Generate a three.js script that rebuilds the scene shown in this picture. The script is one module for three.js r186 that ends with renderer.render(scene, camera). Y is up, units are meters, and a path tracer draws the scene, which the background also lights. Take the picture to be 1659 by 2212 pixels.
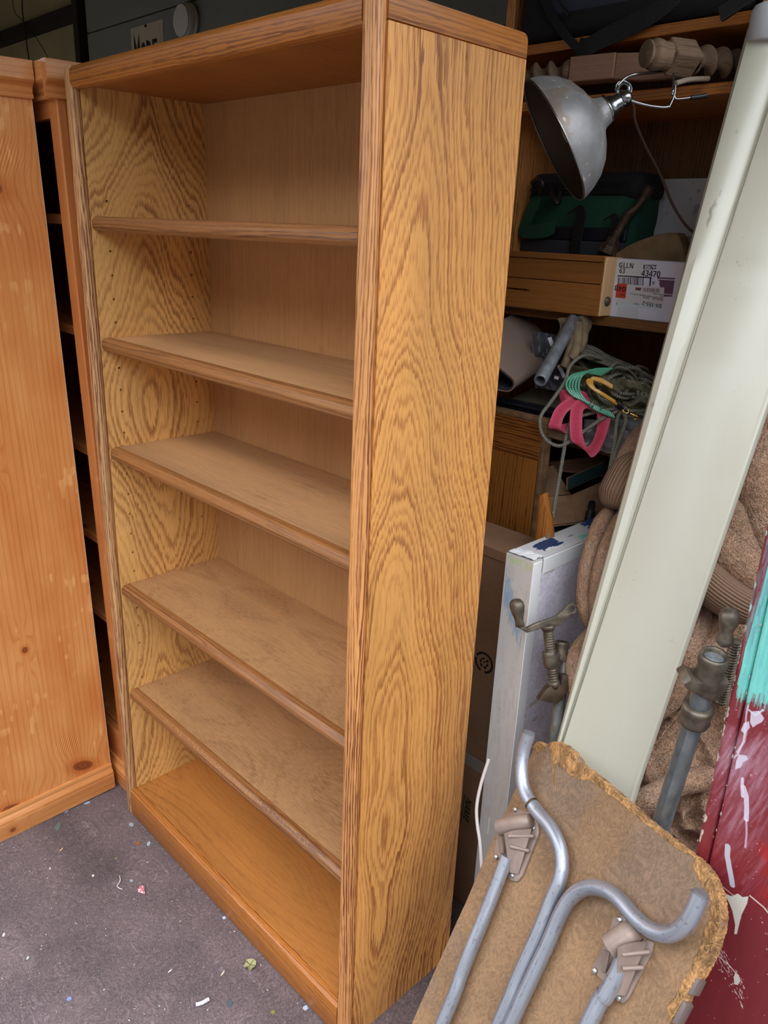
import * as THREE from 'three';
import { RoundedBoxGeometry } from 'three/addons/geometries/RoundedBoxGeometry.js';
import { MeshSurfaceSampler } from 'three/addons/math/MeshSurfaceSampler.js';
import { mergeGeometries, mergeVertices, toCreasedNormals } from 'three/addons/utils/BufferGeometryUtils.js';

// ---------------------------------------------------------------- camera, sky, exposure
const scene = new THREE.Scene();
const renderer = new THREE.WebGLRenderer({ antialias: true });
renderer.toneMapping = THREE.LinearToneMapping;
renderer.toneMappingExposure = 1.0;
renderer.shadowMap.enabled = true;

const FOCAL = 1697.82, CX = 829.5, CY = 1106;                       // focal length in pixels of the 1659 x 2212 photograph
const EYE = new THREE.Vector3(1.734, 1.5447, 0.7683);
const CAM_X = new THREE.Vector3(0.69538342, 0.03881005, -0.71759019);
const CAM_Y = new THREE.Vector3(-0.2673046, 0.94086295, -0.20814699);
const CAM_Z = new THREE.Vector3(0.66707582, 0.33655712, 0.6646346);
const camera = new THREE.PerspectiveCamera(2 * Math.atan(1106 / FOCAL) * 180 / Math.PI, 1659 / 2212, 0.05, 60);
camera.position.copy(EYE);
camera.quaternion.setFromRotationMatrix(new THREE.Matrix4().makeBasis(CAM_X, CAM_Y, CAM_Z));
scene.add(camera);

{ // overcast sky: a third as bright at the horizon as overhead, the same all round
  const w = 64, h = 32, d = new Float32Array(w * h * 4);
  for (let j = 0; j < h; j++) for (let i = 0; i < w; i++) {
    const up = Math.sin(((j + 0.5) / h - 0.5) * Math.PI), k = (j * w + i) * 4;
    const L = up > 0 ? (1 + 2 * up) / 3 : 0.12;
    d[k] = L * 0.93; d[k + 1] = L * 0.985; d[k + 2] = L * 1.08; d[k + 3] = 1;
  }
  const t = new THREE.DataTexture(d, w, h, THREE.RGBAFormat, THREE.FloatType);
  t.mapping = THREE.EquirectangularReflectionMapping; t.magFilter = THREE.LinearFilter; t.needsUpdate = true;
  scene.background = t; scene.environment = t;
  scene.backgroundIntensity = scene.environmentIntensity = 5.6;
}

// ---------------------------------------------------------------- pixel to place
function rayOf(u, v) {
  return new THREE.Vector3().addScaledVector(CAM_X, (u - CX) / FOCAL).addScaledVector(CAM_Y, -(v - CY) / FOCAL).addScaledVector(CAM_Z, -1);
}
const dep = (u, v, t) => EYE.clone().addScaledVector(rayOf(u, v), t);
const onX = (u, v, x) => { const r = rayOf(u, v); return EYE.clone().addScaledVector(r, (x - EYE.x) / r.x); };
const onY = (u, v, y) => { const r = rayOf(u, v); return EYE.clone().addScaledVector(r, (y - EYE.y) / r.y); };
const onZ = (u, v, z) => { const r = rayOf(u, v); return EYE.clone().addScaledVector(r, (z - EYE.z) / r.z); };
const V = (x, y, z) => new THREE.Vector3(x, y, z);

// ---------------------------------------------------------------- noise
function rng(seed) { let a = seed >>> 0; return () => { a = (a + 0x6D2B79F5) | 0; let t = Math.imul(a ^ (a >>> 15), 1 | a); t = (t + Math.imul(t ^ (t >>> 7), 61 | t)) ^ t; return ((t ^ (t >>> 14)) >>> 0) / 4294967296; }; }
const LAT = new Float32Array(65536); { const r = rng(7); for (let i = 0; i < 65536; i++) LAT[i] = r(); }
function vn(x, y, s = 0) { // value noise 0..1
  x += s * 17.31 + 1000; y += s * 9.77 + 1000;
  const ix = Math.floor(x), iy = Math.floor(y); let fx = x - ix, fy = y - iy;
  fx = fx * fx * (3 - 2 * fx); fy = fy * fy * (3 - 2 * fy);
  const a = (ix & 255), b = ((ix + 1) & 255), c = (iy & 255) << 8, e = ((iy + 1) & 255) << 8;
  const p = LAT[a + c], q = LAT[b + c], r = LAT[a + e], t = LAT[b + e];
  return p + (q - p) * fx + (r - p) * fy + (p - q - r + t) * fx * fy;
}
const fbm = (x, y, s = 0, o = 4) => { let a = 0.5, v = 0, n = 0; for (let i = 0; i < o; i++) { v += a * vn(x, y, s + i * 3); n += a; a *= 0.5; x *= 2.03; y *= 2.03; } return v / n; };
const sst = (a, b, x) => { x = Math.min(1, Math.max(0, (x - a) / (b - a))); return x * x * (3 - 2 * x); };
const lerp = (a, b, t) => a + (b - a) * t;
const n3 = (x, y, z, s = 0) => (vn(x + z * 0.73, y - z * 0.51, s) + vn(y + x * 0.37, z + x * 0.61, s + 5) + vn(z - y * 0.43, x + y * 0.29, s + 9)) / 3;

// ---------------------------------------------------------------- textures
function texture(w, h, sx, sy, paint, { srgb = true, wrap = THREE.MirroredRepeatWrapping } = {}) {
  // paint(x, y) in metres of the w x h pixel tile that covers sx x sy metres -> [r, g, b] 0..255
  const d = new Uint8Array(w * h * 4);
  for (let j = 0; j < h; j++) for (let i = 0; i < w; i++) {
    const c = paint((i + 0.5) / w * sx, (j + 0.5) / h * sy), k = (j * w + i) * 4;
    d[k] = Math.max(0, Math.min(255, c[0])); d[k + 1] = Math.max(0, Math.min(255, c[1])); d[k + 2] = Math.max(0, Math.min(255, c[2])); d[k + 3] = 255;
  }
  const t = new THREE.DataTexture(d, w, h, THREE.RGBAFormat);
  if (srgb) t.colorSpace = THREE.SRGBColorSpace;
  t.magFilter = THREE.LinearFilter; t.minFilter = THREE.LinearMipmapLinearFilter; t.generateMipmaps = true;
  t.wrapS = t.wrapT = wrap; t.repeat.set(1 / sx, 1 / sy); t.needsUpdate = true;
  return t;
}
const mix3 = (a, b, t) => [a[0] + (b[0] - a[0]) * t, a[1] + (b[1] - a[1]) * t, a[2] + (b[2] - a[2]) * t];

// oak: growth rings cut by the board, ragged porous early wood, fine fibre
function oak(w, h, sx, sy, { light, dark, ring, seed = 1, jag = 0.35, depth = 1, tone = 0.10, pore = 0.5, early = 0.5 }) {
  return texture(w, h, sx, sy, (x, y) => {
    const s = ring(x, y) + jag * (0.4 * (vn(x * 260, y * 7, seed) - 0.5) * 2 + 0.75 * (vn(x * 1000, y * 42, seed + 2) - 0.5) * 2);
    const f = s - Math.floor(s), n = vn(Math.floor(s) * 3.7, y * 0.9 + x * 3, seed + 40), zone = 0.55 + 0.75 * sst(0.3, 0.7, fbm(x * 7, y * 1.6, seed + 51, 2));
    const e = sst(0, 0.16, f) * (1 - sst(early * 0.35, early * (0.8 + 1.0 * n), f)) * (0.25 + 0.95 * n) * zone;
    const p = vn(x * 2600, y * 90, seed + 11), q = sst(0.66, 0.9, vn(x * 1900, y * 60, seed + 17));
    const fib = vn(x * 2600, y * 14, seed + 23) - 0.5, big = fbm(x * 9, y * 2.2, seed + 31, 3) - 0.5;
    const k = Math.min(1, depth * (e * (0.75 + pore * (p - 0.3)) + 0.3 * q * (0.35 + e)));
    const c = mix3(light, dark, k), g = 1 + fib * 0.10 + big * 2 * tone;
    return [c[0] * g, c[1] * g, c[2] * g];
  });
}
const cathedral = (cx, pitch, d0, g, seed, wob = 0.012) => (x, y) => {
  const dx = (x - cx - wob * (vn(y * 3.1, 0.5, seed) - 0.5) * 2 - 0.25 * wob * (vn(y * 7, x * 16, seed + 3) - 0.5)) / pitch;
  return Math.sqrt(dx * dx + d0 * d0) + g(y) + 1.9 * (fbm(x * 9, y * 2.4, seed + 6, 3) - 0.5);
};
const straight = (pitch, seed, wob = 1.2) => (x, y) => x / pitch + wob * (fbm(x * 20, y * 1.7, seed, 3) - 0.5) * 2;

// ---------------------------------------------------------------- geometry helpers
const GRAIN = { x: [['y', 'x'], ['z', 'x'], ['y', 'x']], y: [['z', 'y'], ['x', 'z'], ['x', 'y']], z: [['y', 'z'], ['x', 'z'], ['x', 'z']] };
function metreUV(g, grain = 'y', ou = 0, ov = 0) { // texture coordinates in metres, v along the grain
  g = g.index ? g.toNonIndexed() : g;
  const p = g.attributes.position, uv = new Float32Array(p.count * 2), at = { x: 0, y: 1, z: 2 }, A = V(0, 0, 0), B = V(0, 0, 0), C = V(0, 0, 0);
  for (let i = 0; i < p.count; i += 3) {
    A.fromBufferAttribute(p, i); B.fromBufferAttribute(p, i + 1).sub(A); C.fromBufferAttribute(p, i + 2).sub(A); B.cross(C);
    const n = [Math.abs(B.x), Math.abs(B.y), Math.abs(B.z)], m = n[0] >= n[1] && n[0] >= n[2] ? 0 : n[1] >= n[2] ? 1 : 2;
    let [a, b] = GRAIN[grain][m];
    if (grain === 'x' && m === 0) [a, b] = ['z', 'y'];
    for (let k = 0; k < 3; k++) { uv[(i + k) * 2] = p.array[(i + k) * 3 + at[a]] + ou; uv[(i + k) * 2 + 1] = p.array[(i + k) * 3 + at[b]] + ov; }
  }
  g.setAttribute('uv', new THREE.BufferAttribute(uv, 2));
  return g;
}
function strip(g) { const o = g.index ? g.toNonIndexed() : g.clone(); for (const k of Object.keys(o.attributes)) if (!['position', 'normal', 'uv'].includes(k)) o.deleteAttribute(k); if (!o.attributes.uv) o.setAttribute('uv', new THREE.BufferAttribute(new Float32Array(o.attributes.position.count * 2), 2)); o.morphAttributes = {}; return o; }
const merge = (list) => mergeGeometries(list.map(strip));
// a board between two corners, edges rounded by r
function board(x0, x1, y0, y1, z0, z1, { r = 0.0015, grain = 'y', ou = 0, ov = 0, seg = 2 } = {}) {
  const g = new RoundedBoxGeometry(x1 - x0, y1 - y0, z1 - z0, seg, Math.min(r, (x1 - x0) / 2.01, (y1 - y0) / 2.01, (z1 - z0) / 2.01));
  g.translate((x0 + x1) / 2, (y0 + y1) / 2, (z0 + z1) / 2);
  return metreUV(g, grain, ou, ov);
}
// a closed outline (list of [a, b]) pushed along an axis; plane 'xy' pushes along z, 'zy' along x, 'xz' along y
function prism(outline, from, to, plane = 'xy', { bevel = 0, grain = 'y', ou = 0, ov = 0, curve = 6, holes = [], crease = 0.5 } = {}) {
  const sh = new THREE.Shape(outline.map(([a, b]) => new THREE.Vector2(a, b)));
  for (const [hx, hy, hr] of holes) { const p = new THREE.Path(); p.absarc(hx, hy, hr, 0, Math.PI * 2, true); sh.holes.push(p); }
  let g = new THREE.ExtrudeGeometry(sh, { depth: to - from - 2 * bevel, bevelEnabled: bevel > 0, bevelSize: bevel, bevelThickness: bevel, bevelOffset: -bevel, bevelSegments: 2, curveSegments: curve, steps: 1 });
  g.translate(0, 0, from + bevel);
  const m = { xy: new THREE.Matrix4(), zy: new THREE.Matrix4().set(0, 0, 1, 0, 0, 1, 0, 0, 1, 0, 0, 0, 0, 0, 0, 1), xz: new THREE.Matrix4().set(1, 0, 0, 0, 0, 0, 1, 0, 0, 1, 0, 0, 0, 0, 0, 1) }[plane];
  g.applyMatrix4(m);
  if (plane !== 'xy') { // the axes were swapped, so turn the faces round
    const q = g.toNonIndexed ? (g.index ? g.toNonIndexed() : g) : g, a = q.attributes;
    for (const k of ['position', 'normal', 'uv']) { const n = a[k].itemSize, d = a[k].array; for (let i = 0; i < a[k].count; i += 3) for (let c = 0; c < n; c++) { const t = d[(i + 1) * n + c]; d[(i + 1) * n + c] = d[(i + 2) * n + c]; d[(i + 2) * n + c] = t; } }
    g = q;
  }
  g = toCreasedNormals(g, crease);
  return metreUV(g, grain, ou, ov);
}
function tube(points, r, { seg = 0, sides = 12, closed = false, tension = 0.5, caps = true, straight = false } = {}) {
  const pts = points.map((p) => p.isVector3 ? p : V(...p));
  let c;
  if (straight) { c = new THREE.CurvePath(); for (let i = 0; i + 1 < pts.length; i++) c.add(new THREE.LineCurve3(pts[i], pts[i + 1])); } else c = new THREE.CatmullRomCurve3(pts, closed, 'catmullrom', tension);
  const n = seg || Math.max(8, pts.length * 6), g = new THREE.TubeGeometry(c, n, r, sides, closed);
  { const L = c.getLength(), uv = g.attributes.uv; for (let i = 0; i < uv.count; i++) uv.setXY(i, uv.getY(i) * 2 * Math.PI * r, uv.getX(i) * L); }
  if (closed || !caps) return strip(g);
  const list = [g];
  for (const [t, s] of [[0, -1], [1, 1]]) {
    const o = c.getPointAt(t), d = c.getTangentAt(t).multiplyScalar(s), k = new THREE.CircleGeometry(r, sides);
    k.applyQuaternion(new THREE.Quaternion().setFromUnitVectors(V(0, 0, 1), d)); k.translate(o.x, o.y, o.z); list.push(k);
  }
  return merge(list);
}
function lathe(profile, seg = 32) { // texture coordinates in metres round and along
  const g = new THREE.LatheGeometry(profile.map(([a, b]) => new THREE.Vector2(a, b)), seg), uv = g.attributes.uv, n = profile.length, R = Math.max(...profile.map((p) => Math.abs(p[0]))); let L = 0; const at = profile.map((p, i) => (i ? L += Math.hypot(p[0] - profile[i - 1][0], p[1] - profile[i - 1][1]) : 0));
  for (let i = 0; i < uv.count; i++) uv.setXY(i, Math.floor(i / n) / seg * 2 * Math.PI * R, at[i % n]);
  return strip(g);
}
// move a geometry so that its own y axis runs from a towards b
function along(g, a, b, roll = 0) {
  const d = b.clone().sub(a).normalize(), q = new THREE.Quaternion().setFromUnitVectors(V(0, 1, 0), d);
  return g.applyQuaternion(new THREE.Quaternion().setFromAxisAngle(V(0, 1, 0), roll)).applyQuaternion(q).translate(a.x, a.y, a.z);
}
function frame(o, x, y) { // matrix with own x along x and own y as near y as can be
  const X = x.clone().normalize(), Z = X.clone().cross(y).normalize(), Y = Z.clone().cross(X);
  return new THREE.Matrix4().makeBasis(X, Y, Z).setPosition(o);
}
// surface from a grid of points f(s, t), s and t in 0..1, given a thickness
function sheet(f, nu, nv, thick = 0, su = 1, sv = 1) {
  const pos = [], uv = [], idx = [];
  for (let j = 0; j <= nv; j++) for (let i = 0; i <= nu; i++) { const p = f(i / nu, j / nv); pos.push(p.x, p.y, p.z); uv.push(i / nu * su, j / nv * sv); }
  for (let j = 0; j < nv; j++) for (let i = 0; i < nu; i++) { const a = j * (nu + 1) + i, b = a + 1, c = a + nu + 1, d = c + 1; idx.push(a, b, d, a, d, c); }
  const g = new THREE.BufferGeometry();
  g.setAttribute('position', new THREE.Float32BufferAttribute(pos, 3)); g.setAttribute('uv', new THREE.Float32BufferAttribute(uv, 2)); g.setIndex(idx); g.computeVertexNormals();
  if (!thick) return strip(g);
  const n = g.attributes.normal, p = g.attributes.position, N = p.count, P = [], U = [], I = [];
  for (const s of [0.5, -0.5]) for (let i = 0; i < N; i++) { P.push(p.getX(i) + n.getX(i) * thick * s, p.getY(i) + n.getY(i) * thick * s, p.getZ(i) + n.getZ(i) * thick * s); U.push(uv[i * 2], uv[i * 2 + 1]); }
  for (let i = 0; i < idx.length; i += 3) { I.push(idx[i], idx[i + 1], idx[i + 2], idx[i] + N, idx[i + 2] + N, idx[i + 1] + N); }
  const rim = []; for (let i = 0; i <= nu; i++) rim.push(i); for (let j = 1; j <= nv; j++) rim.push(j * (nu + 1) + nu); for (let i = nu - 1; i >= 0; i--) rim.push(nv * (nu + 1) + i); for (let j = nv - 1; j > 0; j--) rim.push(j * (nu + 1));
  for (let i = 0; i < rim.length; i++) { const a = rim[i], b = rim[(i + 1) % rim.length]; I.push(a, a + N, b, b, a + N, b + N); }
  const o = new THREE.BufferGeometry();
  o.setAttribute('position', new THREE.Float32BufferAttribute(P, 3)); o.setAttribute('uv', new THREE.Float32BufferAttribute(U, 2)); o.setIndex(I);
  return toCreasedNormals(o, 0.9);
}
// band of a given width and thickness that follows points; wide(i) gives the direction across
function ribbon(points, across, width, thick, n = 60) {
  const c = new THREE.CatmullRomCurve3(points, false, 'catmullrom', 0.5), ac = new THREE.CatmullRomCurve3(across, false, 'catmullrom', 0.5), L = c.getLength();
  return sheet((s, t) => { const k = c.getPoint(t), a = ac.getPoint(t).normalize(); return k.addScaledVector(a, (s - 0.5) * width); }, 4, n, thick, width, L);
}

// ---------------------------------------------------------------- things and parts
const taken = new Map();
function numbered(name) { const n = taken.get(name) ?? 0; taken.set(name, n + 1); return n ? name + '_' + String(n).padStart(3, '0') : name; }
function shadows(o) { o.traverse((m) => { if (m.isMesh) { m.castShadow = true; m.receiveShadow = true; } }); return o; }
function thing(name, label, category, group) { const o = new THREE.Group(); o.name = numbered(name); o.userData = { label, category }; if (group) o.userData.group = group; scene.add(o); return o; }
function part(name, g, m, parent, label) { const o = new THREE.Mesh(g, m); o.name = name; o.castShadow = o.receiveShadow = true; if (label) o.userData.label = label; parent.add(o); return o; }
function single(name, g, m, label, category, group) { const o = part(numbered(name), g, m, scene); o.userData = { label, category }; if (group) o.userData.group = group; return o; }
function struct(name, g, m) { const o = part(name, g, m, scene); o.userData.kind = 'structure'; return o; }
const std = (o) => new THREE.MeshStandardMaterial(o);
const phy = (o) => new THREE.MeshPhysicalMaterial(o);
const rgb = (r, g, b) => new THREE.Color().setRGB(r / 255, g / 255, b / 255, THREE.SRGBColorSpace);

// ---------------------------------------------------------------- wood materials
const poreBump = texture(256, 512, 0.08, 0.4, (x, y) => { const v = 200 - 130 * sst(0.55, 0.85, vn(x * 1400, y * 45, 3)) - 60 * vn(x * 700, y * 12, 8); return [v, v, v]; }, { srgb: false });
const wood = (map, o = {}) => phy({ map, bumpMap: poreBump, bumpScale: 0.00035, roughness: 0.46, clearcoat: 0.22, clearcoatRoughness: 0.38, ...o });
const sp = (d, k) => k * Math.log(1 + Math.exp(d / k));
const bend = (y, at, up, down) => { const k = 0.12, d = y - at, s = k * Math.log(1 + Math.exp(d / k)); return up * s + down * (s - d); };

const OAK_L = [214, 152, 84], OAK_D = [150, 88, 40];
const oakSide = wood(oak(1024, 2048, 0.32, 1.84, { light: [220, 155, 82], dark: [142, 80, 34], seed: 3, jag: 0.36, early: 0.55, depth: 1.35, ring: (x, y) => cathedral(0.222, 0.0105, 2.4, (v) => 8 * v + 27 * (sp(v - 0.95, 0.12) - sp(v - 1.58, 0.06)) + 22 * sp(0.5 - v, 0.1) + 0.5 * Math.sin(v * 23), 12, 0.012)(x, y) + 1.1 * (vn(x * 55, y * 5, 14) - 0.5) }));
const oakInner = wood(oak(1024, 2048, 0.32, 1.84, { light: [230, 178, 106], dark: [164, 110, 60], seed: 21, jag: 0.34, early: 0.5, depth: 1.0, ring: (x, y) => cathedral(0.16, 0.017, 1.0, (v) => 7 * Math.sin(v * 4.6 - 0.6) + 5 * v + 0.9 * Math.sin(v * 15), 31, 0.04)(x, y) + 1.0 * (vn(x * 40, y * 6, 15) - 0.5) }), { roughness: 0.5 });
const oakBack = wood(oak(512, 1024, 0.45, 1.8, { light: [196, 146, 94], dark: [160, 112, 66], seed: 44, jag: 0.5, depth: 0.7, tone: 0.06, ring: straight(0.0045, 7, 1.5) }), { roughness: 0.6, clearcoat: 0.08 });
const oakEdge = wood(oak(256, 2048, 0.08, 1.84, { light: [224, 156, 90], dark: [128, 68, 32], seed: 61, jag: 0.3, depth: 1.4, ring: straight(0.0055, 17, 2.6) }));
const oakEdgeWorn = wood(oak(256, 2048, 0.08, 1.84, { light: [210, 162, 108], dark: [122, 74, 46], seed: 67, jag: 0.35, depth: 1.4, ring: straight(0.0065, 27, 3.2) }), { roughness: 0.55 });
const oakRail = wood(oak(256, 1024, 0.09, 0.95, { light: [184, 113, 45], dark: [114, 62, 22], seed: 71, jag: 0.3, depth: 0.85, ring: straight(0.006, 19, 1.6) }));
const oakNose = wood(oak(256, 1024, 0.10, 0.95, { light: [156, 102, 54], dark: [90, 52, 26], seed: 77, jag: 0.25, depth: 1.0, ring: straight(0.0085, 29, 1.9) }), { roughness: 0.5 });
const oakShelf = wood(oak(512, 1024, 0.30, 0.95, { light: [196, 150, 102], dark: [160, 114, 72], seed: 83, jag: 0.6, depth: 0.6, tone: 0.16, ring: straight(0.006, 33, 1.8) }), { roughness: 0.62, clearcoat: 0.06 });
const oakFlame = wood(oak(512, 1024, 0.30, 0.95, { light: [196, 147, 97], dark: [150, 104, 64], seed: 89, jag: 0.7, depth: 0.62, tone: 0.2, ring: (x, y) => cathedral(0.16, 0.03, 0.6, (v) => 10 * v + 2.2 * Math.sin(v * 13), 91, 0.05)(x, y) }), { roughness: 0.6, clearcoat: 0.06 });
const oakFloorBoard = wood(oak(512, 1024, 0.32, 0.95, { light: [190, 124, 60], dark: [146, 86, 42], seed: 97, jag: 0.5, depth: 0.75, tone: 0.12, ring: (x, y) => cathedral(0.13, 0.014, 0.8, (v) => 7 * v + 1.5 * Math.sin(v * 9), 95, 0.02)(x, y) }), { roughness: 0.42, clearcoat: 0.3 });
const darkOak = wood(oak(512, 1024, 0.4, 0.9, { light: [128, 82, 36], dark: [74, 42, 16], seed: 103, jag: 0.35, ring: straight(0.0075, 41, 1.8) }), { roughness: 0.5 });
const gap = std({ color: rgb(58, 32, 16), roughness: 0.9 });

// pine
const PINE_KNOTS = [[10, 995, 0.0065], [62, 1403, 0.008], [180, 1656, 0.034, 1], [3, 402, 0.04, 1], [30, 1748, 0.036, 1]].map(([u, v, r, big]) => { const p = onX(u, v, -0.12); return [p.z + 0.017, p.y, r, big]; });
const FEATHER = [[150, 1610], [45, 340]].map(([u, v]) => { const p = onX(u, v, -0.12); return [p.z + 0.017, p.y]; });
function pine(w, h, sx, sy, seed, knots, feather, c1 = [246, 180, 110], c2 = [210, 122, 58]) {
  return texture(w, h, sx, sy, (x, y) => {
    const b = Math.floor(x / 0.092 + 0.3), tone = (vn(b * 5.3, 1.5, seed) - 0.5) * 0.35;
    let dk = 0, push = 0, halo = 0;
    for (const [kx, ky, r, big] of knots) {
      const dx = (x - kx) / r, dy = (y - ky) / (r * (big ? 0.75 : 1.15)), rx = big ? dx * 0.82 + dy * 0.57 : dx, ry = big ? (dy * 0.82 - dx * 0.57) * 1.7 : dy, d = Math.sqrt(rx * rx + ry * ry);
      push += 2.6 * Math.exp(-((dx / 2.6) ** 2) - (dy / (big ? 2.5 : 6)) ** 2) * Math.sign(dx || 1) * Math.min(1, Math.abs(dx));
      dk = Math.max(dk, (1 - sst(0.75, 1.0, d)) * (0.68 + 0.25 * Math.sin(d * 16) * (big ? 0.5 : 1)));
      halo = Math.max(halo, Math.exp(-(d - 1) * (d - 1) * 2.4) * 0.4);
    }
    const s = x / 0.0135 + push + 1.2 * (fbm(x * 12, y * 1.4, seed + 2, 3) - 0.5) * 2, f = s - Math.floor(s);
    const line = sst(0.55, 0.92, f) * (1 - sst(0.94, 1, f));
    const blot = fbm(x * 16, y * 7, seed + 9, 4) - 0.5, streak = vn(x * 260, y * 3, seed + 14) - 0.5, dash = sst(0.72, 0.9, vn(x * 90, y * 34, seed + 19)) * sst(0.5, 0.8, vn(x * 14, y * 9, seed + 27));
    let k = 0.42 + tone + 0.28 * line + 0.75 * blot + 0.22 * streak + halo - 0.5 * dash;
    for (const [fx, fy] of feather) {
      const dx = x - fx, dy = y - fy, a = dx * 0.55 - dy * 0.83, c = dx * 0.83 + dy * 0.55, e = Math.exp(-((c / 0.035) ** 2) - (a / 0.028) ** 2);
      k += e * (0.55 * Math.sin(c * 950 + a * 180) - 0.1);
    }
    let c = mix3(c1, c2, Math.min(1.25, Math.max(-0.25, k)));
    c = mix3(c, [112, 48, 20], Math.min(1, dk));
    return c;
  });
}
const pineSide = wood(pine(1024, 2048, 0.34, 1.86, 5, PINE_KNOTS, FEATHER), { roughness: 0.36, clearcoat: 0.4, clearcoatRoughness: 0.3, bumpScale: 0.0001 });
const pineMat = wood(pine(256, 1024, 0.2, 1.86, 15, [[0.05, 0.9, 0.007], [0.13, 0.3, 0.006]], [], [226, 152, 88], [190, 106, 52]), { roughness: 0.36, clearcoat: 0.4, clearcoatRoughness: 0.3, bumpScale: 0.0001 });
const pineBase = wood(pine(256, 512, 0.12, 0.5, 25, [[0.02, 0.285, 0.007]], [], [234, 166, 100], [202, 124, 64]), { roughness: 0.34, clearcoat: 0.5, clearcoatRoughness: 0.25, bumpScale: 0.0001 });
const pineInner = wood(pine(256, 1024, 0.3, 0.9, 35, [[0.12, 0.2, 0.012]], [], [226, 152, 88], [190, 106, 52]), { roughness: 0.5 });
const rawPine = std({ color: rgb(232, 206, 168), roughness: 0.8 });

// ---------------------------------------------------------------- the garage
const carpetMap = texture(2048, 2048, 1.9, 1.9, (x, y) => {
  const m = fbm(x * 9, y * 9, 2, 5) - 0.5, f = vn(x * 620 + 40 * vn(x * 20, y * 20, 4), y * 260, 6) - 0.5, f2 = vn(x * 300, y * 700 + 40 * vn(x * 18, y * 22, 5), 7) - 0.5, g = vn(x * 950, y * 950, 9) - 0.5, soot = sst(0.6, 0.8, fbm(x * 4 + 3, y * 4, 15, 4));
  const k = 1 + 0.34 * m + 0.26 * f + 0.24 * f2 + 0.18 * g - 0.10 * soot, w = sst(0.8, 0.93, vn(x * 300 + 60 * vn(x * 12, y * 12, 8), y * 120, 12)) * 0.2;
  return [106 * k + 90 * w, 91 * k + 88 * w, 91 * k + 90 * w];
});
const carpetBump = texture(1024, 1024, 0.5, 0.5, (x, y) => { const v = 120 + 90 * (vn(x * 700, y * 420, 3) - 0.5) + 90 * (vn(x * 420, y * 760, 5) - 0.5) + 60 * (fbm(x * 60, y * 60, 8, 3) - 0.5); return [v, v, v]; }, { srgb: false });
const carpet = std({ map: carpetMap, bumpMap: carpetBump, bumpScale: 0.002, roughness: 0.95 });
struct('floor', board(-4.5, 2.3, -0.06, 0, -1.5, 1.1, { r: 0.001, grain: 'z' }), carpet);
const asphalt = std({ map: texture(512, 512, 2, 2, (x, y) => { const v = 92 + 30 * (fbm(x * 5, y * 5, 3, 5) - 0.5) + 20 * (vn(x * 200, y * 200, 6) - 0.5); return [v, v * 0.99, v * 0.98]; }), roughness: 0.95 });
struct('driveway', merge([board(2.3, 12, -0.1, -0.03, -6, 12, { r: 0.001, grain: 'z' }), board(-8, 2.3, -0.1, -0.03, 1.1, 12, { r: 0.001, grain: 'z' })]), asphalt);
// unseen masses added on the street side to block the low sky light
const blockerGreen = std({ color: rgb(52, 60, 44), roughness: 0.95 }), blockerStucco = std({ color: rgb(120, 114, 104), roughness: 0.95 });
struct('added_house_blocker', merge([board(-9, 12, -0.1, 4.6, 9.5, 10.5), prism([[-9.4, 4.6], [12.4, 4.6], [1.5, 7.0]], 9.4, 10.6, 'xy', {})]), blockerStucco);
struct('added_hedge_blocker', board(9, 10.2, -0.1, 3.6, -6, 9.4, { r: 0.3, seg: 4 }), blockerGreen);
const greyPaint = std({ map: texture(512, 512, 2.4, 2.4, (x, y) => { const v = 1 + 0.16 * (fbm(x * 4, y * 2, 3, 4) - 0.5) + 0.06 * (vn(x * 260, y * 260, 2) - 0.5); return [126 * v, 128 * v, 120 * v]; }), roughness: 0.7 });
const olive = std({ map: texture(512, 512, 2.4, 2.4, (x, y) => { const v = 1 + 0.25 * (fbm(x * 3, y * 2, 8, 4) - 0.5); return [158 * v, 146 * v, 104 * v]; }), roughness: 0.9 });
const darkBeam = std({ color: rgb(34, 22, 16), roughness: 0.85 });
const plaster = std({ color: rgb(150, 148, 140), roughness: 0.95 });
{
  const wall = struct('wall_back', board(-4.5, 2.3, 0, 2.9, -1.5, -1.33, { r: 0.001 }), olive);
  const heights = [0, 0.29, 0.595, 0.9, 1.205, 1.51, 1.815, 2.12, 2.427, 2.735, 2.9];
  for (let i = 0; i + 1 < heights.length; i++) part('siding_board', board(-2.62, 2.3, heights[i] + 0.004, heights[i + 1] - 0.002, -1.33, -1.305, { r: 0.004, grain: 'x' }), greyPaint, wall);
  struct('trim_1', board(-2.70, -2.645, 0, 2.9, -1.33, -1.27, { r: 0.004 }), darkBeam);
  struct('trim_2', board(-4.5, -2.70, 2.50, 2.562, -1.33, -1.27, { r: 0.004, grain: 'x' }), darkBeam);
  struct('wall_left', board(-4.6, -4.5, 0, 2.9, -1.5, 0.6), plaster);
  struct('wall_front', merge([board(-4.5, -3.9, 0, 2.9, 0.6, 0.7), board(-3.9, -1.35, 2.2, 2.9, 0.6, 0.7), board(-1.35, -0.25, 0, 2.9, 0.6, 0.7), board(-0.25, 1.55, 2.3, 2.9, 0.6, 0.7)]), plaster);  // unseen wall; its left bay opening is invented to light the back wall
  struct('ceiling', board(-4.6, 1.55, 2.8, 2.9, -1.5, 0.7, { grain: 'x' }), olive);
  struct('wall_right', merge([board(1.45, 1.55, 2.4, 2.8, -1.5, 0.6), board(1.45, 1.55, 0, 2.4, -1.5, -1.0)]), plaster);
}

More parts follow.
